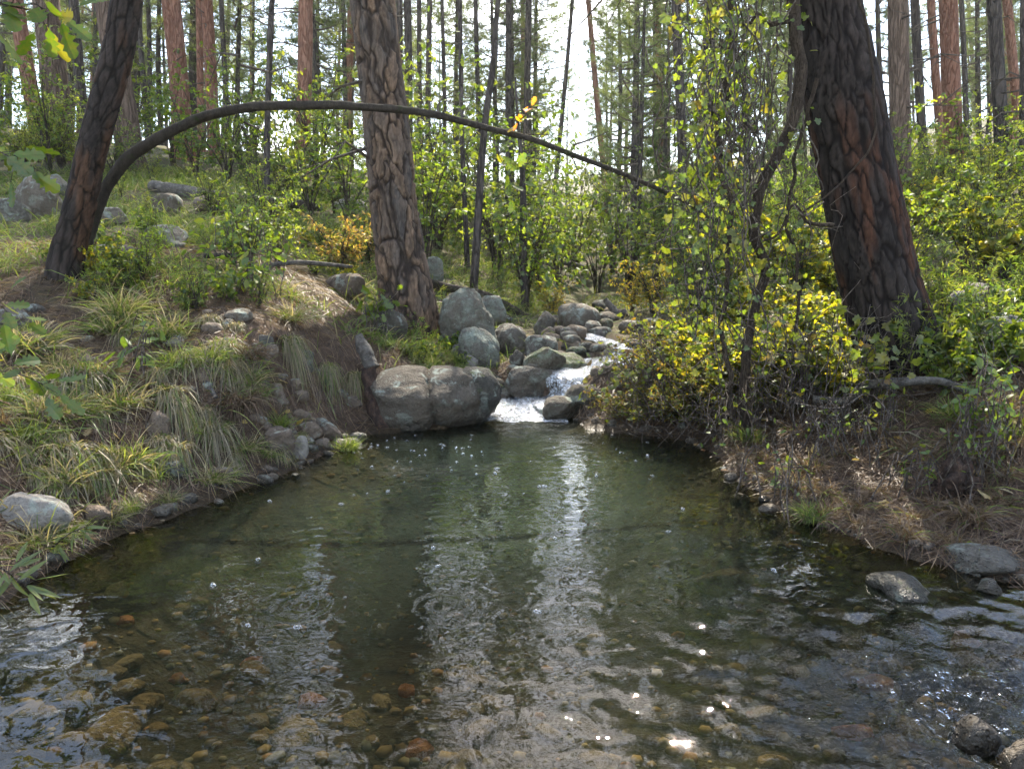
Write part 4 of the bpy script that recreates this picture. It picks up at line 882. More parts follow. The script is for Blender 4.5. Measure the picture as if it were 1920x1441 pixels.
SHRUBS = {'oak': [shrub(1, 1.7, .75, 9, 10, 9, .068, OAKLO, G1), shrub(2, 1.4, .8, 9, 10, 9, .07, OAKLO, G1 + G2), shrub(3, 2.1, .8, 10, 11, 9, .068, OAKLO, G1 + G2)],
       'fine': [shrub(4, 1.2, .6, 14, 10, 10, .045, LEAF2, G2), shrub(5, 1.5, .7, 14, 11, 10, .042, LEAF2, G1 + G2), shrub(6, 1.0, .6, 12, 10, 11, .04, LEAF2, G3)],
       'weed': [shrub(7, .7, .3, 9, 7, 6, .07, NARROW, G2, upright=1.0), shrub(8, .55, .3, 8, 7, 6, .06, LEAF2, G1 + G2), shrub(9, .85, .3, 8, 8, 6, .08, NARROW, G1)],
       'yellow': [shrub(10, .7, .5, 14, 9, 9, .04, LEAF2, YL), shrub(11, .55, .45, 14, 9, 9, .04, LEAF2, OR)],
       'willow': [shrub(12, 1.6, .6, 14, 11, 10, .07, NARROW, G3 + G2), shrub(13, 1.9, .5, 16, 12, 9, .065, NARROW, G3)],
       'gold': [shrub(16, .55, .55, 16, 10, 10, .034, LEAF2, ((.09, .115, .022), (.12, .13, .025), (.07, .095, .02), (.14, .11, .03), (.10, .07, .03)), upright=.2), shrub(17, .45, .6, 16, 10, 10, .036, LEAF2, ((.09, .11, .022), (.13, .13, .025), (.065, .09, .02), (.11, .075, .03)), upright=.1)],
       'broad': [shrub(14, .5, .35, 7, 6, 6, .085, OVAL, G1 + G2), shrub(15, .6, .45, 10, 8, 8, .052, PALM, ((.12, .15, .02), (.2, .19, .025), (.08, .12, .02)))]}
def put_shrub(kind, k, pos, s, label, group=None, name='shrub', cat='shrub'):
    a, b = SHRUBS[kind][k % len(SHRUBS[kind])]; t = thing(name, pos, label, cat, group, rng.uniform(0, 6.28), s); obj('stems', a, t); obj('foliage', b, t); return t
def sh_px(kind, k, px, py, s, label, group=None, Y=None, **kw):
    p = hit(px, py) if Y is None else on_ground(P(px, py, Y)[0], Y); return put_shrub(kind, k, p - np.array([0, 0, .03]), s, label, group, **kw)
sh_px('yellow', 1, 640, 495, 1.25, 'pale orange-yellow autumn bush left of the big pine trunk', Y=7.6)
sh_px('yellow', 1, 690, 480, 1.0, 'small orange-leaved bush tucked behind the big pine trunk', Y=8.4)
sh_px('yellow', 0, 1225, 605, 1.15, 'round golden-yellow bush above the upstream driftwood', Y=8.6)
sh_px('yellow', 0, 1185, 600, .8, 'smaller golden bush touching the round golden one', Y=9.2)
sh_px('yellow', 0, 1035, 590, .7, 'thin yellow-leaved sprig beside the thin oak base', Y=9.3)
sh_px('oak', 0, 470, 530, .5, 'leafy oak sapling on the lip of the left bank', Y=5.7)
sh_px('oak', 1, 520, 480, .5, 'green oak sapling above the hanging tufts', Y=6.6)
sh_px('oak', 2, 985, 600, .0001 + .9, 'green oak foliage hanging round the thin oak trunk', Y=9.8)
for k, (px, Y, s) in enumerate([(800, 9.5, 1.0), (820, 11, 1.2), (930, 11, 1.1), (1010, 11.5, 1.2), (1050, 12.5, 1.1), (780, 12, 1.3), (1120, 14, 1.3), (960, 14, 1.4), (1080, 17, 1.5), (1180, 13, 1.3), (1230, 11.5, 1.2), (1150, 19, 1.6), (1000, 20, 1.6), (900, 18, 1.5), (840, 15, 1.5), (1270, 15, 1.5)]):
    sh_px('oak', k, px, 500, s, 'green oak sapling in the thicket over the far stream', 'oak saplings over the far stream', Y=Y)
for k, (px, Y, s) in enumerate([(430, 12, 1.0), (540, 11.5, 1.1), (600, 12.5, 1.2), (370, 12.5, 1.0), (640, 14, 1.2), (480, 15, 1.2), (330, 14, 1.1), (560, 17, 1.4), (250, 13, 1.1), (650, 10, .9), (580, 9.6, .8)]):
    sh_px('oak', k, px, 380, s, 'bright green oak sapling around the fallen logs', 'oak saplings around the fallen logs', Y=Y)
for k, (px, py, sc_k) in enumerate([(1160, 785, .5), (1205, 790, .7), (1250, 790, .8), (1300, 800, .75), (1235, 735, .8), (1270, 740, .9), (1330, 770, .8), (1250, 690, .85), (1300, 710, .9), (1350, 740, .8), (1380, 790, .7)]):
    sh_px('gold', k, px, py, sc_k, 'fine-leaved yellow-green bush spilling over the inlet bank', 'fine-leaved bushes on the inlet bank')
for k in range(34):
    px = rng.uniform(180, 690); Y = rng.uniform(7.5, 18); sh_px('fine' if k % 3 else 'weed', k, px, 400, rng.uniform(.4, .7) if Y < 11 else rng.uniform(.6, .95), 'pale green leafy bush on the sunlit left slope', 'bushes on the sunlit left slope', Y=Y)
for k in range(20):
    px = rng.uniform(-60, 180); Y = rng.uniform(9.8, 16); sh_px(('fine', 'weed', 'oak')[k % 3], k, px, 400, rng.uniform(.5, .9), 'leafy bush at the left edge of the slope', 'bushes at the left edge of the slope', Y=Y)
for k in range(44):
    px = rng.uniform(1270, 1580); Y = rng.uniform(6.5, 18); sh_px(('fine', 'willow', 'oak', 'broad')[k % 4], k, px, 400, rng.uniform(.6, 1.1) * (1 if k % 4 < 3 else 1.6), 'green undergrowth bush behind the hanging vines', 'bushes behind the hanging vines', Y=Y)
for k in range(52):
    px = rng.uniform(1600, 2020); Y = rng.uniform(6.4, 18); sh_px(('fine', 'broad', 'fine', 'oak')[k % 4], k, px, 400, rng.uniform(.6, 1.05) * (1.5 if k % 4 == 1 else 1), 'leafy bush on the right bank behind the leaning trunk', 'bushes behind the right leaning trunk', Y=Y)
for k in range(40):
    px = rng.uniform(760, 1320); Y = rng.uniform(11, 30); sh_px(('willow', 'fine')[k % 2], k, px, 450, rng.uniform(.8, 1.3), 'dense green bush in the thicket up the valley', 'bushes in the thicket up the valley', Y=Y)
for k in range(30):
    px = rng.uniform(60, 660); py = rng.uniform(440, 590); sh_px('weed' if k % 3 else 'broad', k, px, py, rng.uniform(.28, .6), 'small green weed growing on top of the left bank', 'weeds on top of the left bank', name='weed', cat='weed')
for k in range(16):
    px = rng.uniform(690, 880); py = rng.uniform(600, 690); sh_px('weed' if k % 2 else 'broad', k, px, py, rng.uniform(.25, .45), 'green weed at the foot of the big pine', 'weeds at the foot of the big pine', name='weed', cat='weed')
for k in range(16):
    px = rng.uniform(-520, -60) if k % 2 else rng.uniform(1990, 2400); Y = rng.uniform(6, 16); sh_px(('fine', 'oak')[k % 2], k, px, 400, rng.uniform(.5, .9), 'leafy bush on the outer forest slope', 'bushes on the outer forest slope', Y=Y)
for k in range(26):
    px = rng.uniform(1240, 1640); py = rng.uniform(600, 760); sh_px('broad', 1, px, py, rng.uniform(.5, .9), 'yellow-green creeper growing on the right bank', 'creepers on the right bank', name='weed', cat='weed')
for k in range(22):
    px = rng.uniform(1700, 1930); py = rng.uniform(560, 760); sh_px(('broad', 'weed')[k % 2], k, px, py, rng.uniform(.45, .8), 'yellow-green weed beside the right leaning trunk', 'weeds beside the right leaning trunk', name='weed', cat='weed')
# thin oaks by the stream
def thin_tree(pl, Y, label, mat='bark_dark', leaves=0, name='sapling_tree', top=4):
    pts = [P(a, b, Y) for a, b, w in pl]; rad = [w / 2 / F_PX * Y for a, b, w in pl]; b0 = on_ground(pts[0][0], Y)
    pts = [pts[0] - np.array([0, 0, .3])] + pts; rad = [rad[0] * 1.2] + rad
    if top: pts.append(pts[-1] + nrm(pts[-1] - pts[-3]) * top); rad.append(.01)
    t = thing(name, b0, label, 'tree'); mb = MB(); add_tube(mb, np.array(pts) - b0, rad, 10, 60); obj('trunk', mb.mesh('trunk', [M[mat]]), t)
    if leaves:
        st = MB(); lp = []; ld = []
        cpts, _ = resample(np.array(pts) - b0, rad, 60)
        for k in range(leaves):
            p0 = cpts[int(rng.uniform(14, 56))]; d = nrm(rng.normal(size=3) * np.array([1, 1, .25])); l = rng.uniform(.4, 1.1); e = p0 + d * l + np.array([0, 0, -.08])
            add_tube(st, [p0, (p0 + e) / 2 + np.array([0, 0, .08]), e], [.008, .005, .002], 4)
            for i in range(22): y = rng.uniform(.25, 1.05); lp.append(p0 + (e - p0) * y + rng.normal(size=3) * .07); ld.append(nrm(d + rng.normal(size=3) * .8 + np.array([0, 0, -.3])))
        V, Fc = scatter(OAKLO, lp, ld, nrm(np.array([0, 0, 1.]) + rng.normal(size=(len(lp), 3)) * .5), .09 * rng.uniform(.6, 1.2, len(lp)))
        st_ = MB(); st_.add(V, Fc, np.repeat(palette(G1, len(lp), rng, .3), len(OAKLO[0]), 0)); obj('branches', st.mesh('branches', [M['bark_thin']]), t); obj('crown', st_.mesh('crown', [M['foliage']], False), t)
    return t
thin_tree([(985, 592, 15), (982, 480, 13), (981, 380, 12), (978, 300, 9), (972, 240, 6)], 9.6, 'thin dark oak with spreading green leaves on the stream bank', leaves=34, name='oak_tree', top=.6)
thin_tree([(888, 545, 16), (894, 450, 15), (904, 290, 13), (912, 210, 12), (928, 95, 11), (934, 0, 9)], 9.0, 'crooked dark sapling rising behind the tall upright boulder', leaves=5)
thin_tree([(877, 512, 11), (872, 400, 9), (866, 250, 8.5), (864, 120, 8), (862, 0, 8)], 10.5, 'slender straight sapling just left of the crooked sapling', leaves=4)

# ------------------------------------------------------------------ logs and driftwood
def log(pl, label, mat='log_bark', name='fallen_log', cat='log', n=24, seg=90, lump=.12, seed=0, flat=1.0):
    pts = np.array([p for p, r in pl]); rad = [r for p, r in pl]; b0 = pts[len(pts) // 2].copy()
    c, r = resample(pts - b0, rad, seg); T_, N, B = frames(c); a = np.linspace(0, 2 * np.pi, n, endpoint=False)
    D = np.cos(a)[None, :, None] * N[:, None] + np.sin(a)[None, :, None] * B[:, None] * flat; S = c[:, None] + D * r[:, None, None]
    V = c[:, None] + D * (r[:, None] * (1 + lump * fbm(S * 6 + seed, seed, 3) + lump * 1.2 * fbm(S * 22 + seed, seed + 2, 3)))[..., None]
    i, j = np.meshgrid(np.arange(seg - 1), np.arange(n), indexing='ij'); j2 = (j + 1) % n
    V = np.vstack([V.reshape(-1, 3), c[0], c[-1]]); k = np.arange(n); k2 = (k + 1) % n; bb = (seg - 1) * n
    o = obj(name, mk_mesh(name, V, [np.stack([i * n + j, i * n + j2, (i + 1) * n + j2, (i + 1) * n + j], -1).reshape(-1, 4), np.vstack([np.stack([k2, k, np.full(n, len(V) - 2)], 1), np.stack([bb + k, bb + k2, np.full(n, len(V) - 1)], 1)])], [M[mat]]), None, b0)
    return tag(o, label, cat)
log([(P(285, 350, 9.7), .085), (P(350, 360, 9.6), .085), (P(415, 370, 9.5), .08)], 'weathered fallen log lying across the left slope', seed=1)
log([(P(435, 372, 10), .07), (P(540, 380, 9.9), .065), (P(600, 390, 9.8), .05)], 'thin dark fallen log below the bright oak saplings', 'bark_thin', seed=2)
log([(P(470, 502, 6.3), .02), (P(560, 492, 6.6), .022), (P(660, 500, 6.9), .015)], 'thin grey stick lying on the slope left of the big pine', seed=3)
log([(P(806, 530, 8.2), .05), (P(850, 542, 8.3), .05), (P(905, 556, 8.4), .07), (P(960, 585, 8.6), .08), (P(1010, 615, 8.7), .07)], 'dark mossy log slanting down to the stream behind the boulders', 'arch_bark', seed=4)
log([(P(672, 630, 5.25), .035), (P(684, 655, 5.2), .05), (P(698, 690, 5.15), .052)], 'grey broken log end poking over the cracked boulder', seed=5, lump=.25)
log([(P(690, 690, 5.15), .05), (P(697, 740, 5.08), .045), (P(712, 790, 5.0), .06), (P(722, 815, 4.96), .055)], 'rotten red-brown trunk piece standing in the pool beside the cracked boulder', 'rotten', seed=6, lump=.35)
log([(P(1058, 606, 8.9), .035), (P(1076, 598, 8.9), .04), (P(1095, 588, 8.95), .03)], 'orange freshly split piece of wood on the upstream stones', 'split_wood', seed=7, flat=.5, name='split_wood', cat='wood')
log([(P(1135, 562, 9.0), .035), (P(1152, 582, 8.9), .045), (P(1165, 598, 8.8), .045)], 'short grey log leaning up from the driftwood pile', seed=8)
log([(P(1105, 603, 8.8), .05), (P(1150, 603, 8.7), .05), (P(1180, 608, 8.6), .05)], 'dark driftwood log lying across the stones upstream', 'bark_thin', seed=9)
log([(P(1080, 640, 7.9), .03), (P(1120, 620, 8.0), .035), (P(1165, 622, 8.1), .03)], 'slanting driftwood branch over the upstream riffle', seed=10)
log([(P(1135, 600, 9.0), .05), (P(1160, 590, 9.0), .06), (P(1175, 585, 9.0), .05)], 'stubby broken log at the top of the driftwood pile', seed=11)
log([(P(1150, 650, 7.6), .04), (P(1180, 630, 7.8), .05), (P(1215, 618, 8.0), .04)], 'brown rotten log beside the upstream riffle', 'rotten', seed=12)
log([(P(1525, 748, 4.25), .02), (P(1590, 750, 4.2), .024), (P(1625, 722, 4.2), .026), (P(1700, 715, 4.15), .026), (P(1770, 716, 4.1), .022), (P(1840, 745, 4.05), .014)], 'smooth grey fallen branch lying in front of the right trunk', seed=13, lump=.05)
log([(P(1000, 482, 16), .06), (P(1050, 490, 15.5), .06), (P(1100, 502, 15), .05)], 'grey fallen log in the far thicket', seed=14)
log([(P(430, 650, 4.4), .025), (P(395, 655, 4.3), .03), (P(380, 700, 4.15), .02), (P(405, 745, 4.05), .012)], 'gnarled root exposed on the eroded left bank', 'log_bark', name='exposed_root', cat='root', seed=15)
log([(P(385, 480, 6.0), .02), (P(455, 480, 5.8), .022), (P(470, 500, 5.6), .02), (P(440, 545, 5.4), .02)], 'dark crooked dead branch standing in the left bank weeds', 'bark_dark', name='dead_branch', cat='branch', seed=16)

# ------------------------------------------------------------------ grass
def blades(n, root, dirs, length, width, droop, c0, c1, r, seg=4):
    """curved strips: root (n,3), dirs (n,3), returns V,F,C"""
    s = np.linspace(0, 1, seg + 1); L_ = np.broadcast_to(length, (n,))[:, None, None]
    pos = root[:, None] + dirs[:, None] * (s[None, :, None] * L_) + np.array([0, 0, -1.])[None, None] * (np.broadcast_to(droop, (n,))[:, None, None] * L_ * s[None, :, None] ** 2)
    sd_ = nrm(np.cross(dirs, rsph(n, r)))[:, None] * (np.broadcast_to(width, (n,))[:, None, None] * (1 - s[None, :, None] ** 2) + .0003)
    V = np.stack([pos - sd_, pos + sd_], 2).reshape(n, -1, 3); k = V.shape[1]
    f = np.array([[2 * i, 2 * i + 1, 2 * i + 3, 2 * i + 2] for i in range(seg)]); F_ = f[None] + (np.arange(n) * k)[:, None, None]
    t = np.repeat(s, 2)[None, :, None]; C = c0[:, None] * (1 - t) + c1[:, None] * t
    return V.reshape(-1, 3), F_.reshape(-1, 4), C.reshape(-1, 3)
GR = ((.10, .15, .03), (.14, .19, .04), (.19, .22, .06)); ST = ((.31, .26, .16), (.25, .21, .14), (.18, .15, .10))
def tuft_mesh(seed, n, ln, spread, droop, fwd=0.0, greenr=.5, w=.0025, tan=0, rs=.045):
    r = np.random.default_rng(seed); d = nrm(r.normal(size=(n, 3)) * np.array([spread, spread, .25]) + np.array([0, -fwd, 1.0 - .4 * fwd]))
    root = r.normal(size=(n, 3)) * np.array([rs, rs, .008]); isg = r.random(n) < greenr
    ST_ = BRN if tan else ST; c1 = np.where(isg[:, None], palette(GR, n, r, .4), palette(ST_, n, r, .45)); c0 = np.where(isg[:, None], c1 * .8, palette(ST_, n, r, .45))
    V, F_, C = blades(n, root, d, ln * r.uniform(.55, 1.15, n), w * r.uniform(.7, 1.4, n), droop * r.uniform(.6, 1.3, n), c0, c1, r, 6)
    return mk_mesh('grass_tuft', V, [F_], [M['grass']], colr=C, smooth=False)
BRN = ((.115, .072, .047), (.145, .098, .064), (.085, .056, .038), (.18, .13, .09))
TU = {'dry': [tuft_mesh(21, 300, .3, .8, .75, .3, .06, .0024, 1), tuft_mesh(22, 300, .34, .9, .9, .4, .03, .0024, 1), tuft_mesh(23, 260, .28, .9, .7, .3, .1, .0024, 1)],
      'round': [tuft_mesh(1, 260, .34, .7, .55, 0, .5), tuft_mesh(2, 260, .38, .8, .6, .1, .35), tuft_mesh(3, 230, .3, .7, .5, 0, .65)],
      'hang': [tuft_mesh(4, 260, .36, .34, 1.9, .5, .25, rs=.028), tuft_mesh(5, 260, .42, .32, 2.0, .55, .35, rs=.028), tuft_mesh(6, 240, .33, .4, 1.8, .45, .15, rs=.028)],
      'green': [tuft_mesh(7, 220, .3, .6, .45, 0, .95, .0024), tuft_mesh(8, 200, .34, .75, .6, 0, .95, .0024)]}
def tuft(kind, k, px, py, s, label, group=None, rz=None, z=None):
    p = hit(px, py)
    o = obj('grass_tuft', TU[kind][k % len(TU[kind])], None, p, (0, 0, rng.uniform(0, 6.28) if rz is None else rz), s); return tag(o, label, 'grass tuft', group)
tuft('hang', 0, 540, 642, .95, 'long straw-coloured tuft hanging over the eroded bank face', rz=.5)
tuft('hang', 1, 422, 650, .95, 'green-topped grass tuft drooping over the exposed root', rz=.4)
tuft('hang', 2, 395, 600, .75, 'grey drooping tuft on the bank lip above the exposed root', rz=.4)
tuft('hang', 1, 612, 690, .8, 'drooping tuft between the hanging straw tuft and the cracked boulder', rz=.3)
tuft('hang', 0, 665, 705, .75, 'drooping tuft against the broken log end', rz=.2)
tuft('hang', 1, 150, 705, 1.35, 'big shaggy grey-green tuft hanging on the left bank', rz=.6)
tuft('round', 0, 230, 600, 1.1, 'broad round tuft on top of the left bank below the leaning trunk')
tuft('hang', 2, 300, 700, .8, 'tuft of mixed straw and green beside the small pale bank stone', rz=.5)
tuft('hang', 2, 400, 805, 1.05, 'dense grey tuft spilling toward the water above the wet stone', rz=.5)
tuft('hang', 0, 120, 850, 1.2, 'wide tuft sprawling above the long curved slab', rz=.6)
tuft('round', 2, 240, 875, 1.0, 'bright yellow-green tuft at the left water edge')
tuft('round', 1, 545, 600, .8, 'upright tuft behind the hanging straw tuft')
tuft('green', 0, 650, 845, .6, 'small bright green tuft in the water beside the rotten trunk piece')
tuft('hang', 0, 975, 640, .62, 'dry grey tuft hanging between the stream boulders', rz=.0)
for k in range(58):
    px = rng.uniform(-20, 480); lo = 580 + max(0, px - 300) * .1; hi = 1000 - px * .42 if px < 440 else 830; py = rng.uniform(lo, hi)
    tuft(('hang', 'round', 'hang', 'dry', 'hang', 'round', 'hang', 'green')[k % 8], k, px, py, rng.uniform(.55, 1.05), 'shaggy green and straw grass tuft on the left bank', 'grass tufts on the left bank', rz=rng.uniform(0, 1.1) if k % 4 in (0, 2) else None)
for k in range(16):
    px = rng.uniform(720, 870); py = rng.uniform(650, 700); tuft(('green', 'round')[k % 2], k, px, py, rng.uniform(.35, .6), 'soft grass tuft above the cracked boulder', 'grass tufts above the cracked boulder')
for k in range(44):
    px = rng.uniform(1330, 1920); py = rng.uniform(760, 980) if px > 1500 else rng.uniform(740, 850); tuft('dry' if k % 14 else 'green', k, px, py, rng.uniform(.45, .85), 'dry grass tuft on the right bank', 'grass tufts on the right bank', rz=rng.uniform(-1.1, 0))
for side_n, line, kinds in (('left', SHL[:-4], ('hang', 'round', 'green')), ('right', SHR[2:], ('dry', 'dry', 'dry'))):
    c, nv = along(line, .10)
    for k in range(len(c)):
        off = rng.uniform(.06, .26); x, y = c[k] + nv[k] * off; kd = kinds[k % 3]; rz = (math.atan2(-nv[k][0], nv[k][1]) + rng.normal() * .4)
        tag(obj('grass_tuft', TU[kd][k % len(TU[kd])], None, (x, y, float(gz(x, y)[0]) - .01), (0, 0, rz), rng.uniform(.35, .75)), f'grass tuft leaning over the {side_n} water edge', 'grass tuft', f'grass tufts leaning over the {side_n} water edge')
# uncountable grass over the slopes
def sow(n, xr, yr, dens):
    x = rng.uniform(*xr, n); y = yr[0] + (yr[1] - yr[0]) * rng.random(n) ** 1.5; k = rng.random(n) < dens(x, y); return x[k], y[k]
def dens_l(x, y):
    s = poly_sd(x, y); d, zs, w = stream_d(x, y); nz = vnoise(np.stack([x * 1.6, y * 1.6, 0 * x], -1), 77)
    return np.where(s > .1, 1, 0) * np.where(d > w * 1.6 + .1, 1, 0) * np.where((x > .0) & (x < 1.9) & (y > 5) & (y < 9.2), .12, 1) * np.where((s < 1.0) & (x < -.5) & (x > -2.2) & (y > 3.3) & (y < 5.6), .12, 1) * np.where((y < 4.7) & (x < 0), .55, 1) * sstep(.2, .55, nz)
x1, y1 = sow(78000, (-7, .6), (2.2, 13), dens_l); x2, y2 = sow(15000, (1.0, 6.5), (5.0, 11), dens_l); x3, y3 = sow(1800, (1.2, 4), (2.0, 5.2), dens_l)
for nm, x, y, gr, lab in (('grass', x1, y1, .6, 'mixed green and straw grass covering the left bank and slope'), ('grass', np.concatenate([x2, x3]), np.concatenate([y2, y3]), .55, 'thin green grass growing over the right bank')):
    n = len(x); d = nrm(rng.normal(size=(n, 3)) * np.array([.6, .6, .2]) + np.array([0, 0, .8])); isg = rng.random(n) < gr + .3 * sstep(4.5, 6, y)
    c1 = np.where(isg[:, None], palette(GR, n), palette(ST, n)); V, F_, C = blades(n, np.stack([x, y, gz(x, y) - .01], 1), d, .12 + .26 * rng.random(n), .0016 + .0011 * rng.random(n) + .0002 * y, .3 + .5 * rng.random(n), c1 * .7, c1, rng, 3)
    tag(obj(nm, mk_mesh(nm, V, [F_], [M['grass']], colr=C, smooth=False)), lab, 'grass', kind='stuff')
# fallen needles
def litter(n, xr, yr, lab, cols, ln=(.08, .17), lift=.02):
    x = rng.uniform(*xr, n); y = yr[0] + (yr[1] - yr[0]) * rng.random(n) ** 1.3; s = poly_sd(x, y); k = s > .03; x, y = x[k], y[k]; n = len(x)
    a = rng.uniform(0, 6.28, n); l = rng.uniform(*ln, n); d = np.stack([np.cos(a), np.sin(a), rng.normal(size=n) * .15], 1)
    p0 = np.stack([x, y, gz(x, y) + lift * rng.random(n) + .004], 1); p1 = p0 + d * l[:, None]; p1[:, 2] = gz(p1[:, 0], p1[:, 1]) + lift * rng.random(n) + .004; pm = (p0 + p1) / 2 + rng.normal(size=(n, 3)) * .008
    w = nrm(np.cross(d, np.array([0, 0, 1.]) + rng.normal(size=(n, 3)) * .3)) * (.0011 + .00018 * y)[:, None]
    V = np.stack([p0 - w, p0 + w, pm - w, pm + w, p1 - w, p1 + w], 1).reshape(-1, 3); f = np.array([[0, 1, 3, 2], [2, 3, 5, 4]])[None] + (np.arange(n) * 6)[:, None, None]
    c = np.repeat(palette(cols, n, rng, .3), 6, 0); tag(obj('needle_litter', mk_mesh('needle_litter', V, [f.reshape(-1, 4)], [M['grass']], colr=c, smooth=False)), lab, 'needle litter', kind='stuff')
litter(38000, (.5, 4.2), (2.2, 6.5), 'brown fallen pine needles on the right bank', BRN)
litter(30000, (-4.2, .2), (2.2, 7.0), 'brown fallen pine needles on the left bank', BRN)

# ------------------------------------------------------------------ vines, creepers and near leaves
def leaf_meshes(tpl, mat, n=3):
    out = []
    for k in range(n):
        V = tpl[0].copy(); V[:, 2] += .10 * np.sin(V[:, 1] * 3 + k) * (k - 1) + .12 * V[:, 0] * (k - 1); V[:, 0] *= 1 + .12 * (k - 1); out.append(mk_mesh('leaf', V, [tpl[1]], [M[mat]], smooth=False))
    return out
LM = {'grape': leaf_meshes(PALM, 'grape_leaf'), 'oak': leaf_meshes(OAK, 'oak_leaf'), 'willow': leaf_meshes(LANCE, 'willow_leaf'), 'rose': leaf_meshes(OVAL, 'rose_leaf'), 'amber': leaf_meshes(OAK, 'amber_leaf')}
def basis_q(d, up):
    y = nrm(d); x = np.cross(y, up); x = nrm(x); z = np.cross(x, y); return Matrix((x, y, z)).transposed().to_quaternion()
def leaf(parent, base, kind, p, d, s, up=None):
    up = nrm(np.array([0, 0, 1.]) + rng.normal(size=3) * .6) if up is None else up
    return obj('leaf', LM[kind][int(rng.integers(0, 3))], parent, np.asarray(p) - base, basis_q(d, up), float(s))
# hanging vine tangle
Yv = 4.35; vb = on_ground(P(1400, 780, Yv)[0], Yv)
vt = thing('hanging_vine', vb, 'tangle of hanging woody vines with yellow-green leaves left of the dark leaning trunk', 'vine')
def vstem(pl, Y, nm='stem', n=8, seg=60, mat='vine_bark', wob=.0):
    pts = np.array([P(a, b, Y if np.isscalar(Y) else Y[i]) for i, (a, b, w) in enumerate(pl)]) - vb; rad = [w / 2 / F_PX * 4.4 for a, b, w in pl]
    mb = MB(); c, r = resample(pts, rad, seg); c = c + wob * np.stack([fbm(c * 7 + k * 9, 60 + k, 2) for k in range(3)], -1); add_tube(mb, c, r, n); obj(nm, mb.mesh(nm, [M[mat]]), vt)
vstem([(1470, -250, 26), (1482, -60, 24), (1490, 60, 22), (1499, 150, 22), (1482, 235, 20), (1450, 312, 20), (1420, 375, 20), (1415, 430, 18), (1436, 505, 18), (1420, 558, 17), (1405, 620, 17), (1395, 720, 18), (1398, 800, 20)], Yv, wob=.02)
vstem([(1385, -200, 9), (1370, 60, 9), (1350, 250, 9), (1372, 420, 9), (1352, 600, 9), (1372, 780, 10)], Yv - .1, wob=.04)
vstem([(1535, 150, 8), (1495, 300, 7), (1480, 420, 6), (1500, 560, 6), (1470, 700, 7), (1440, 810, 8)], Yv + .1, wob=.04)
vstem([(1480, 40, 10), (1440, 50, 8), (1420, 30, 6), (1400, 60, 5)], Yv, wob=.02)
vstem([(1560, 420, 8), (1520, 410, 6), (1485, 380, 5), (1455, 440, 4), (1432, 450, 4)], Yv - .05, wob=.03)
vstem([(1500, 400, 3), (1590, 330, 3), (1640, 240, 4), (1630, 100, 5), (1612, 0, 5)], Yv - .1, wob=.02)
mb = MB(); LP = []
for k in range(78):
    px = rng.normal(1375, 62) if k % 3 else rng.normal(1330, 40); y0 = rng.uniform(-180, 300); y1 = y0 + rng.uniform(180, 520); y1 = min(y1, 800); Y = Yv + rng.normal() * .28
    pts = [P(px + rng.normal() * 16, y, Y) + rng.normal(size=3) * .02 for y in np.linspace(y0, y1, 7)]; c, r = resample(np.array(pts) - vb, [.0045, .004, .004, .004, .0035, .003, .002], 22); c = c + .05 * np.stack([fbm(c * 5 + q * 9 + k, 70 + q, 2) for q in range(3)], -1); add_tube(mb, c, r, 4)
    LP += [c[i] + vb for i in range(2, 22, 3)]
for k in range(60):
    p0 = P(rng.uniform(1300, 1560), rng.uniform(380, 800), Yv + rng.normal() * .25); d = nrm(rng.normal(size=3) * np.array([1, .7, .8])); l = rng.uniform(.2, .6)
    pts = np.array([p0 + d * l * s + rng.normal(size=3) * .04 for s in np.linspace(0, 1, 5)]) - vb; c, r = resample(pts, [.004, .0035, .003, .0025, .0015], 14); add_tube(mb, c, r, 4)
obj('thin_stems', mb.mesh('thin_stems', [M['dead_twig']]), vt)
cnt = 0
def vine_w(px, py):
    a = math.exp(-((px - 1330) / 55) ** 2) * (1 if py < 470 else .5) + .5 * math.exp(-((px - 1400) / 80) ** 2) * (.9 if py < 120 or 380 < py < 560 else .4); return a
while cnt < 285:
    px, py = rng.uniform(1240, 1520), rng.uniform(-130, 620)
    if rng.random() > vine_w(px, py): continue
    p = P(px, py, Yv + rng.normal() * .25); leaf(vt, vb, 'grape', p, np.array([rng.normal() * .7, rng.normal() * .7, -.6 - rng.random()]), rng.uniform(.035, .066), nrm(np.array([rng.normal() * .6, -.5 + rng.normal() * .6, .8]))); cnt += 1
fp = []
while len(fp) < 1150:
    px, py = rng.uniform(1225, 1540), rng.uniform(-150, 700)
    if rng.random() < vine_w(px, py) * (.8 if py < 520 else .6) + .05: fp.append(P(px, py, Yv + rng.normal() * .3) - vb)
n_ = len(fp); V, Fc = scatter(PALM, fp, nrm(rng.normal(size=(n_, 3)) * .7 + np.array([0, 0, -.8])), nrm(rng.normal(size=(n_, 3)) * .6 + np.array([0, -.5, .8])), rng.uniform(.022, .046, n_))
fo = MB(); fo.add(V, Fc, np.repeat(palette(((.07, .11, .02), (.10, .14, .022), (.13, .15, .025), (.055, .09, .02)), n_, rng, .3), len(PALM[0]), 0)); tag(obj('foliage', fo.mesh('foliage', [M['foliage']], False), vt), kind='stuff')
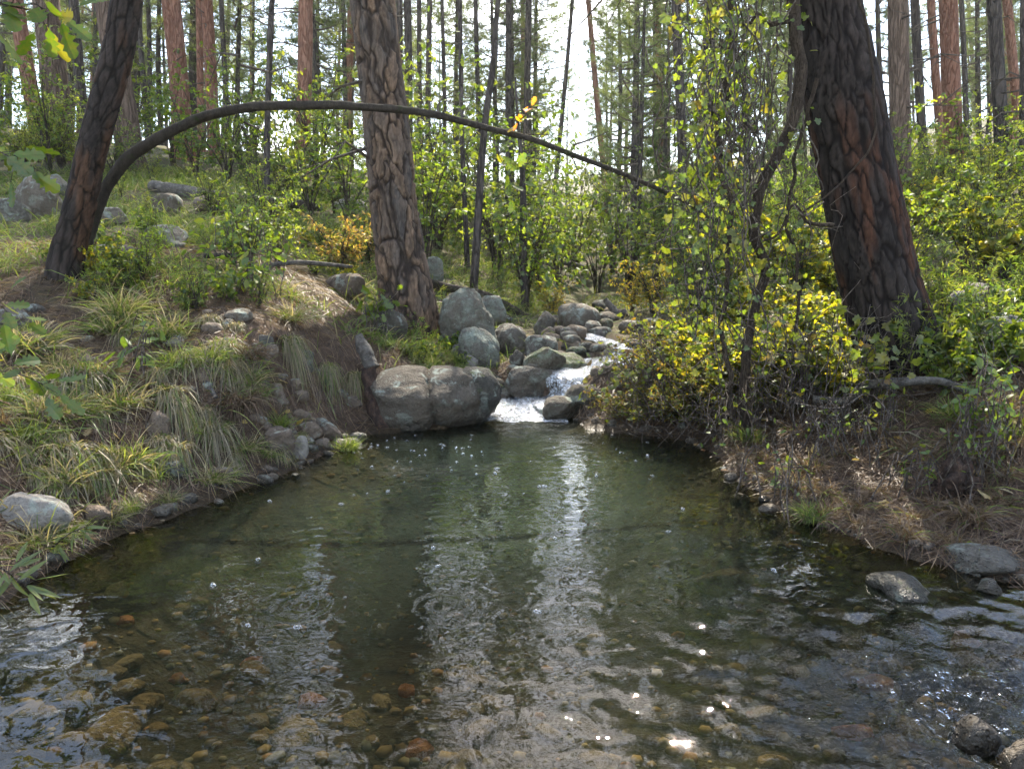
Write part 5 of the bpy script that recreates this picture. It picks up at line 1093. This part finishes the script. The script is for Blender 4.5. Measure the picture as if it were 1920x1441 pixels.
# creeper bush drooping over the inlet
def creeper(label, base_px, boxes, Yc, nst, nleaf, kind='grape', ls=(.03, .06), name='creeper_bush', cat='bush', droop=.15, stemw=.004, matst='dead_twig', dy=.35):
    b0 = hit(*base_px); t = thing(name, b0, label, cat); mb = MB(); pos = []
    for k in range(nst):
        bx = boxes[int(rng.integers(0, len(boxes)))]; px, py = rng.uniform(bx[0], bx[1]), rng.uniform(bx[2], bx[3]); e = P(px, py, Yc + rng.normal() * dy) - b0
        g = gz(e[0] + b0[0], e[1] + b0[1])[0] - b0[2]
        if e[2] < g + .02: e[2] = g + .02 + .05 * rng.random()
        s0 = np.array([rng.normal() * .12, rng.normal() * .12, -.02]); mid = (s0 + e) / 2 + np.array([0, 0, abs(e[0]) * .25 + droop]) + rng.normal(size=3) * .06
        c, r = resample([s0, mid * .6 + s0 * .4 + np.array([0, 0, .05]), mid, e], [stemw, stemw * .8, stemw * .6, .001], 16); c = c + .03 * np.stack([fbm(c * 8 + q * 9 + k, 80 + q, 2) for q in range(3)], -1); add_tube(mb, c, r, 4); pos += [c[i] for i in range(5, 16)]
    obj('stems', mb.mesh('stems', [M[matst]]), t); pos = np.array(pos); idx = rng.permutation(len(pos))[:nleaf]
    for i in idx: leaf(t, b0, kind, pos[i] + b0 + rng.normal(size=3) * .02, rng.normal(size=3) * np.array([1, 1, .6]) + np.array([0, 0, -.3]), rng.uniform(*ls))
    return t
creeper('low yellow-leaved creeper spilling over the bank into the stream inlet', (1260, 770), [(1060, 1180, 690, 800), (1100, 1300, 640, 760), (1150, 1330, 760, 830)], 5.2, 90, 285, ls=(.025, .05))
creeper('yellow-green creeper climbing over the bank beside the upper riffle', (1270, 690), [(1120, 1330, 600, 700), (1180, 1360, 560, 680)], 6.0, 70, 285, ls=(.03, .055))
creeper('sparse trailing leaves on the bank below the hanging vines', (1400, 800), [(1330, 1440, 810, 930), (1300, 1400, 760, 850)], 4.1, 30, 70, kind='rose', ls=(.025, .045))
creeper('trailing leafy stems crossing in front of the right trunk base', (1600, 780), [(1540, 1720, 590, 760), (1580, 1760, 560, 700)], 4.1, 30, 75, ls=(.035, .065))
creeper('tangle of small yellowing leaves between the vines and the right trunk', (1500, 760), [(1420, 1600, 620, 760), (1440, 1580, 560, 700)], 4.5, 60, 200, ls=(.03, .055))
creeper('leafy rose sapling at the right edge above the rotten stump', (1850, 860), [(1740, 1920, 580, 780), (1780, 1940, 640, 820)], 3.75, 36, 150, kind='rose', ls=(.035, .065), dy=.2)
creeper('small green sprouts along the right water edge', (1480, 935), [(1450, 1520, 900, 970), (1400, 1500, 870, 930)], 3.55, 14, 45, kind='rose', ls=(.02, .035), dy=.1)
creeper('low leafy plants on the needle litter below the smooth fallen branch', (1620, 850), [(1500, 1720, 780, 880), (1440, 1640, 820, 900)], 3.85, 30, 90, kind='rose', ls=(.022, .042), dy=.15)
creeper('leafy stems over the litter beside the rotten stump', (1850, 900), [(1780, 1915, 800, 920)], 3.3, 20, 60, kind='rose', ls=(.025, .045), dy=.12)
creeper('leafy sprig in front of the rotten stump', (1720, 930), [(1620, 1740, 880, 960)], 3.3, 12, 34, kind='rose', ls=(.02, .04), dy=.1)
creeper('bright leafy oak sprout in front of the big pine root flare', (715, 630), [(670, 750, 545, 610), (660, 740, 560, 620)], 6.25, 14, 70, kind='oak', ls=(.06, .11), name='oak_sprout', dy=.15)
creeper('broad-leaved plant on the left bank beside the shaggy tuft', (255, 690), [(225, 320, 640, 690)], 4.1, 8, 18, kind='rose', ls=(.06, .1), name='leafy_plant', cat='plant', dy=.05)
creeper('young leafy stem on the bank lip near the hanging tuft', (470, 560), [(420, 560, 400, 540)], 5.3, 16, 90, kind='rose', ls=(.05, .09), name='leafy_plant', cat='plant', dy=.2)
creeper('young leafy stems behind the grey faceted slope boulder', (420, 520), [(330, 470, 400, 480)], 5.9, 14, 80, kind='rose', ls=(.05, .09), name='leafy_plant', cat='plant', dy=.2)
for k, (bx, by, bw, lab) in enumerate([(1330, 800, 60, 'tangle of dead grey twigs under the hanging vines'), (1420, 815, 60, 'tangle of dead brown twigs round the vine roots'), (1500, 800, 60, 'tangle of dead twigs between the vines and the smooth fallen branch'), (1250, 795, 50, 'tangle of dead twigs under the inlet bushes')]):
    b0 = hit(bx, by); t = thing('twig_tangle', b0, lab, 'twigs'); 
    for q in range(16):
        mb = MB(); p0 = np.array([rng.normal() * .16, rng.normal() * .14, 0.]); p0[2] = float(gz(b0[0] + p0[0], b0[1] + p0[1])[0]) - b0[2] - .02; d = nrm(np.array([rng.normal(), rng.normal() * .7, rng.uniform(.3, 1.6)])); l = rng.uniform(.25, .75)
        pts = np.array([p0 + d * l * u + rng.normal(size=3) * .05 * u * l / .4 for u in np.linspace(0, 1, 6)]); c, r = resample(pts, np.linspace(.005, .0015, 6), 16); add_tube(mb, c, r, 4)
        for w_ in range(4):
            e = c[int(rng.integers(5, 15))]; d2 = nrm(d + rng.normal(size=3) * .9); add_tube(mb, [e, e + d2 * l * .18, e + d2 * l * .35 + rng.normal(size=3) * .03], [.003, .002, .001], 3)
        obj('twig', mb.mesh('twig', [M['dead_twig']]), t)
# fallen leaves on the banks
FL = [mk_mesh('fallen_leaf', V_, [PALM[1] if i_ else OAK[1]], [M['dry_leaf']], smooth=False) for i_, V_ in ((0, OAK[0]), (1, PALM[0]))]
for k in range(90):
    px, py = (rng.uniform(1420, 1910), rng.uniform(740, 960)) if k < 65 else (rng.uniform(60, 600), rng.uniform(620, 880)); p = hit(px, py)
    if p[2] < .02: continue
    o = obj('fallen_leaf', FL[k % 2], None, p + np.array([0, 0, .025]), (rng.normal() * .4, rng.normal() * .4, rng.uniform(0, 6.28)), rng.uniform(.035, .07))
    tag(o, 'dry curled leaf lying on the ground', 'leaf', 'fallen leaves on the %s bank' % ('right' if k < 65 else 'left'))
# oak sprays reaching into the frame on the left
def spray(label, pl, Y, n, kind, ls, name, wdt=.004, spread=.09, down=.2, under=None):
    pts = np.array([P(a, b, Y) for a, b in pl]); b0 = pts[0].copy(); mb = MB(); c, r = resample(pts - b0, np.linspace(wdt, .0015, len(pts)), 24); add_tube(mb, c, r, 5); tw = c[4:]; todo = []
    t = thing(name, b0, label, 'branch') if under is None else None
    for k in range(n):
        p = tw[int(rng.integers(0, len(tw)))]; d = nrm(nrm(c[-1] - c[0]) * .7 + rng.normal(size=3) * .8 + np.array([0, 0, -down])); q = p + d * spread * rng.random(); add_tube(mb, [p, q], [.0015, .001], 3); todo.append((kind, q + b0, d, rng.uniform(*ls), nrm(np.array([rng.normal() * .5, -.4 + rng.normal() * .5, .7]))))
    o = obj('twig', mb.mesh('twig', [M['bark_thin']]), t) if under is None else obj(name, mb.mesh(name, [M['bark_thin']]), under[0], b0 - under[1])
    for a in todo: leaf(o, b0, *a)
    return o
spray('backlit oak leaves hanging at the top of the left slope edge', [(-160, -60), (-60, -10), (60, 20), (110, 30)], 2.6, 26, 'oak', (.08, .13), 'oak_branch')
spray('lobed oak leaves beside the slope boulders at the left edge', [(-160, 230), (-60, 260), (10, 290), (40, 310)], 2.8, 16, 'oak', (.08, .12), 'oak_branch')
spray('dark green lobed oak leaves over the left bank grass', [(-140, 690), (-50, 690), (30, 700), (80, 720)], 2.7, 22, 'oak', (.08, .12), 'oak_branch')
spray('thin oak twig with a few leaves above the left bank stones', [(-120, 520), (-40, 540), (20, 590), (40, 600)], 3.2, 10, 'oak', (.07, .10), 'oak_branch')
spray('narrow-leaved willow sprig trailing at the lower left water edge', [(-80, 1060), (-10, 1060), (30, 1085), (60, 1110)], 2.2, 26, 'willow', (.06, .1), 'willow_sprig', spread=.04)
spray('narrow-leaved willow sprig beside the long curved slab', [(40, 1050), (90, 1030), (130, 1000), (165, 985)], 2.75, 22, 'willow', (.05, .09), 'willow_sprig', spread=.03)
spray('orange oak leaves hanging from the arched trunk', [(1000, 262), (985, 235), (975, 225), (1000, 205)], 4.95, 9, 'amber', (.045, .07), 'leafy_twig', spread=.12, under=(ARCH_T, ARCH_B))
spray('few green oak leaves under the arched trunk', [(925, 245), (930, 280), (950, 320), (960, 350)], 5.0, 14, 'oak', (.06, .09), 'leafy_twig', spread=.12, under=(ARCH_T, ARCH_B))

# ------------------------------------------------------------------ bubbles
mbub, nt, out = new_mat('bubble_film')
fr = nt.nodes.new('ShaderNodeLayerWeight'); fr.inputs['Blend'].default_value = .45
tr = nt.nodes.new('ShaderNodeBsdfTransparent'); gl = nt.nodes.new('ShaderNodeBsdfGlossy'); gl.inputs['Roughness'].default_value = .04
s1 = nt.nodes.new('ShaderNodeMixShader'); L(nt, mth(nt, 'ADD', mth(nt, 'MULTIPLY', fr.outputs['Facing'], .75), .08), s1.inputs[0]); L(nt, tr.outputs[0], s1.inputs[1]); L(nt, gl.outputs[0], s1.inputs[2]); L(nt, s1.outputs[0], out.inputs['Surface'])
def bub(seed):
    r = np.random.default_rng(seed); mb = MB(); V, Fc = ICO[2]; Fc = Fc[(V[Fc][:, :, 2].mean(1) > -.25)]
    for k in range(1 + seed % 4):
        s = 1 if k == 0 else r.uniform(.4, .75); o = np.zeros(3) if k == 0 else np.append(nrm(r.normal(size=2)) * (1 + s) * .8, 0); mb.add(V * s * np.array([1, 1, .85]) + o, Fc)
    return mb.mesh('bubble', [mbub])
BUB = [bub(k) for k in range(6)]
bpx = [(697, 876), (727, 922), (505, 940), (638, 946), (484, 1050), (400, 1099), (812, 1028), (820, 1063), (465, 1173), (555, 1177), (868, 852), (884, 856), (893, 890), (931, 880), (928, 888), (1019, 912), (1070, 879), (1118, 893), (1011, 913), (1252, 998), (1450, 1070), (1005, 1147), (1280, 955), (1214, 855), (1040, 1010), (866, 841), (855, 840), (830, 836), (708, 836), (725, 840)]
for k in range(62):
    bpx.append((rng.uniform(660, 1240) if k % 3 else rng.uniform(670, 900), 815 + abs(rng.normal()) * 45))
for k, (px, py) in enumerate(bpx):
    p = W0(px, py)
    if poly_sd(p[:1], p[1:2])[0] > -.1: continue
    s = rng.uniform(.010, .0145) if k < 30 else rng.uniform(.005, .009)
    tag(obj('bubble', BUB[k % 6], None, (p[0], p[1], .002), (0, 0, k), s), 'clear bubble cluster drifting on the pool surface' if k < 30 else 'tiny bubble near the stream inlet', 'bubble', 'bubble clusters on the open pool' if k < 30 else 'tiny bubbles near the stream inlet')


# ------------------------------------------------------------------ labels of repeats name the landmark they stand by
bpy.context.view_layer.update()
SHORT = {'big rounded brown-grey boulder': 'the cracked boulder', 'tall upright lichen-grey': 'the tall upright boulder', 'long pale curved slab': 'the long curved slab', 'smooth egg-shaped': 'the egg-shaped stone',
         'bright pale upright stone': 'the bright pale stone', 'long straw-coloured tuft': 'the hanging straw tuft', 'gnarled root': 'the exposed root', 'flat grey slab on the lip': 'the slab on the bank lip', 'low flat-topped boulder': 'the flat-topped boulder',
         'grey faceted boulder': 'the faceted boulder', 'large rounded grey boulder': 'the large slope boulder', 'slim dark leaning trunk': 'the dark leaning trunk', 'big leaning pine': 'the big plated pine', 'thick dark leaning trunk': 'the thick scarred trunk',
         'weathered fallen log': 'the weathered log', 'thin dark fallen log': 'the thin dark log', 'pale orange-yellow autumn': 'the orange bush', 'round golden-yellow bush': 'the golden bush', 'thin dark oak': 'the thin oak', 'crooked dark sapling': 'the crooked sapling',
         'rough dark lump': 'the rotten stump', 'long flat-topped grey slab': 'the long grey slab', 'pale lichen boulder on': 'the pale lichen boulder', 'smooth grey fallen branch': 'the smooth fallen branch', 'pitted dark grey rock': 'the pitted rock', 'flat grey slab at the right': 'the waterside slab',
         'tangle of hanging woody': 'the hanging vines', 'large wet-sided grey': 'the dividing boulder', 'dark round rock parting': 'the riffle rock', 'large notched tan': 'the notched stone', 'big smooth blue-grey': 'the far bend boulder', 'wide orange-brown submerged': 'the wide sunken slab',
         'pale flat stone at the top': 'the pale bank-top stone', 'reddish brick-shaped': 'the brick-shaped stone', 'bright orange wedge': 'the orange wedge stone', 'broad tan slab under': 'the broad sunken slab', 'small brown slab': 'the small brown slab', 'dark crooked dead branch': 'the dead branch',
         'grey fallen log in the far': 'the far thicket log', 'young dense pine far up': 'the far valley pine', 'young dense pine beside the hanging': 'the dense pine by the vines', 'young dense pine behind the right': 'the dense pine past the saplings', 'rotten red-brown trunk': 'the rotten trunk piece'}
tops = [o for o in scene.objects if o.parent is None and 'label' in o]
marks = [(v, np.array(o.location)) for k, v in SHORT.items() for o in tops if o['label'].startswith(k)]
NOUN = {'grass tufts on the left bank': 'shaggy grass tuft on the left bank', 'bushes behind the right leaning trunk': 'leafy right-bank bush', 'oak saplings around the fallen logs': 'bright green oak sapling', 'oak saplings over the far stream': 'green thicket oak sapling',
        'creepers on the right bank': 'yellow-green ground creeper', 'bushes on the sunlit left slope': 'pale green slope bush', 'bushes at the left edge of the slope': 'leafy bush on the left slope', 'bushes behind the hanging vines': 'green undergrowth bush', 'bushes in the thicket up the valley': 'dense valley thicket bush',
        'weeds on top of the left bank': 'small green bank-top weed', 'weeds at the foot of the big pine': 'small pine-foot weed', 'weeds beside the right leaning trunk': 'yellow-green weed', 'small stones on the eroded left bank': 'small angular stone on bare bank', 'small stones in the left bank grass': 'small stone in the bank grass',
        'small stones between the stream boulders': 'small stream stone', 'grass tufts above the cracked boulder': 'soft boulder-top grass tuft', 'grass tufts on the right bank': 'dry right-bank grass tuft', 'fine-leaved bushes on the inlet bank': 'fine-leaved yellow-green inlet bush', 'fallen leaves on the right bank': 'dry curled fallen leaf', 'fallen leaves on the left bank': 'dry curled leaf on the grass', 'loose stones on the pool bed': 'brown submerged bed stone',
        'small stones along the left water edge': 'small wet stone on the left water edge', 'small stones along the right water edge': 'small wet stone on the right water edge', 'grass tufts leaning over the left water edge': 'grass tuft leaning over the left water edge', 'grass tufts leaning over the right water edge': 'grass tuft leaning over the right water edge'}
by = {}
for o in tops:
    if o.get('group') in NOUN: by.setdefault(o['group'], []).append(o)
for g, os_ in by.items():
    sz = np.array([o.scale[0] if o.scale[0] != 1 else o.dimensions.length for o in os_]); q1, q2 = np.quantile(sz, [.33, .67])
    for o, z in zip(os_, sz):
        p = np.array(o.location); i = int(np.argmin([np.linalg.norm(p - m) for _, m in marks])); nm, m = marks[i]; d = np.linalg.norm(p - m)
        if d < .55: w = 'right beside'
        elif d > 1.3 and p[1] > m[1] + .9: w = 'some way behind'
        elif p[2] > m[2] + .25: w = 'uphill of'
        else: w = 'near'
        base = NOUN[g]; size = 'larger ' if z > q2 else 'smaller ' if z < q1 else ''
        if base.startswith('small '): base = base[6:]; size = size or 'small '
        o['label'] = f'{size}{base} {w} {nm}'.strip(); o['group'] = f'{size}{base} {w} {nm}'

# ------------------------------------------------------------------ haze volume added for a pale veil and glow between trunks
mh, nt, out = new_mat('haze'); pv = nt.nodes.new('ShaderNodeVolumePrincipled'); pv.inputs['Density'].default_value = .0006; pv.inputs['Color'].default_value = (.95, .96, .93, 1); pv.inputs['Anisotropy'].default_value = .6
L(nt, pv.outputs[0], out.inputs['Volume'])
zmin, zmax = float(GZ.min()) - 1.2, 40.0
hx, hy0, hy1 = float(np.abs(gx).max()) + 2, float(gy.min()) - 8, float(gy.max()) + 3
hv = np.array([(x, y, z) for x in (-hx, hx) for y in (hy0, hy1) for z in (zmin, zmax)])
tag(obj('haze', mk_mesh('haze', hv, [np.array([[0, 1, 3, 2], [4, 6, 7, 5], [0, 4, 5, 1], [2, 3, 7, 6], [0, 2, 6, 4], [1, 5, 7, 3]])], [mh], smooth=False)), 'thin haze added to veil the forest in pale glow', 'haze', kind='stuff')
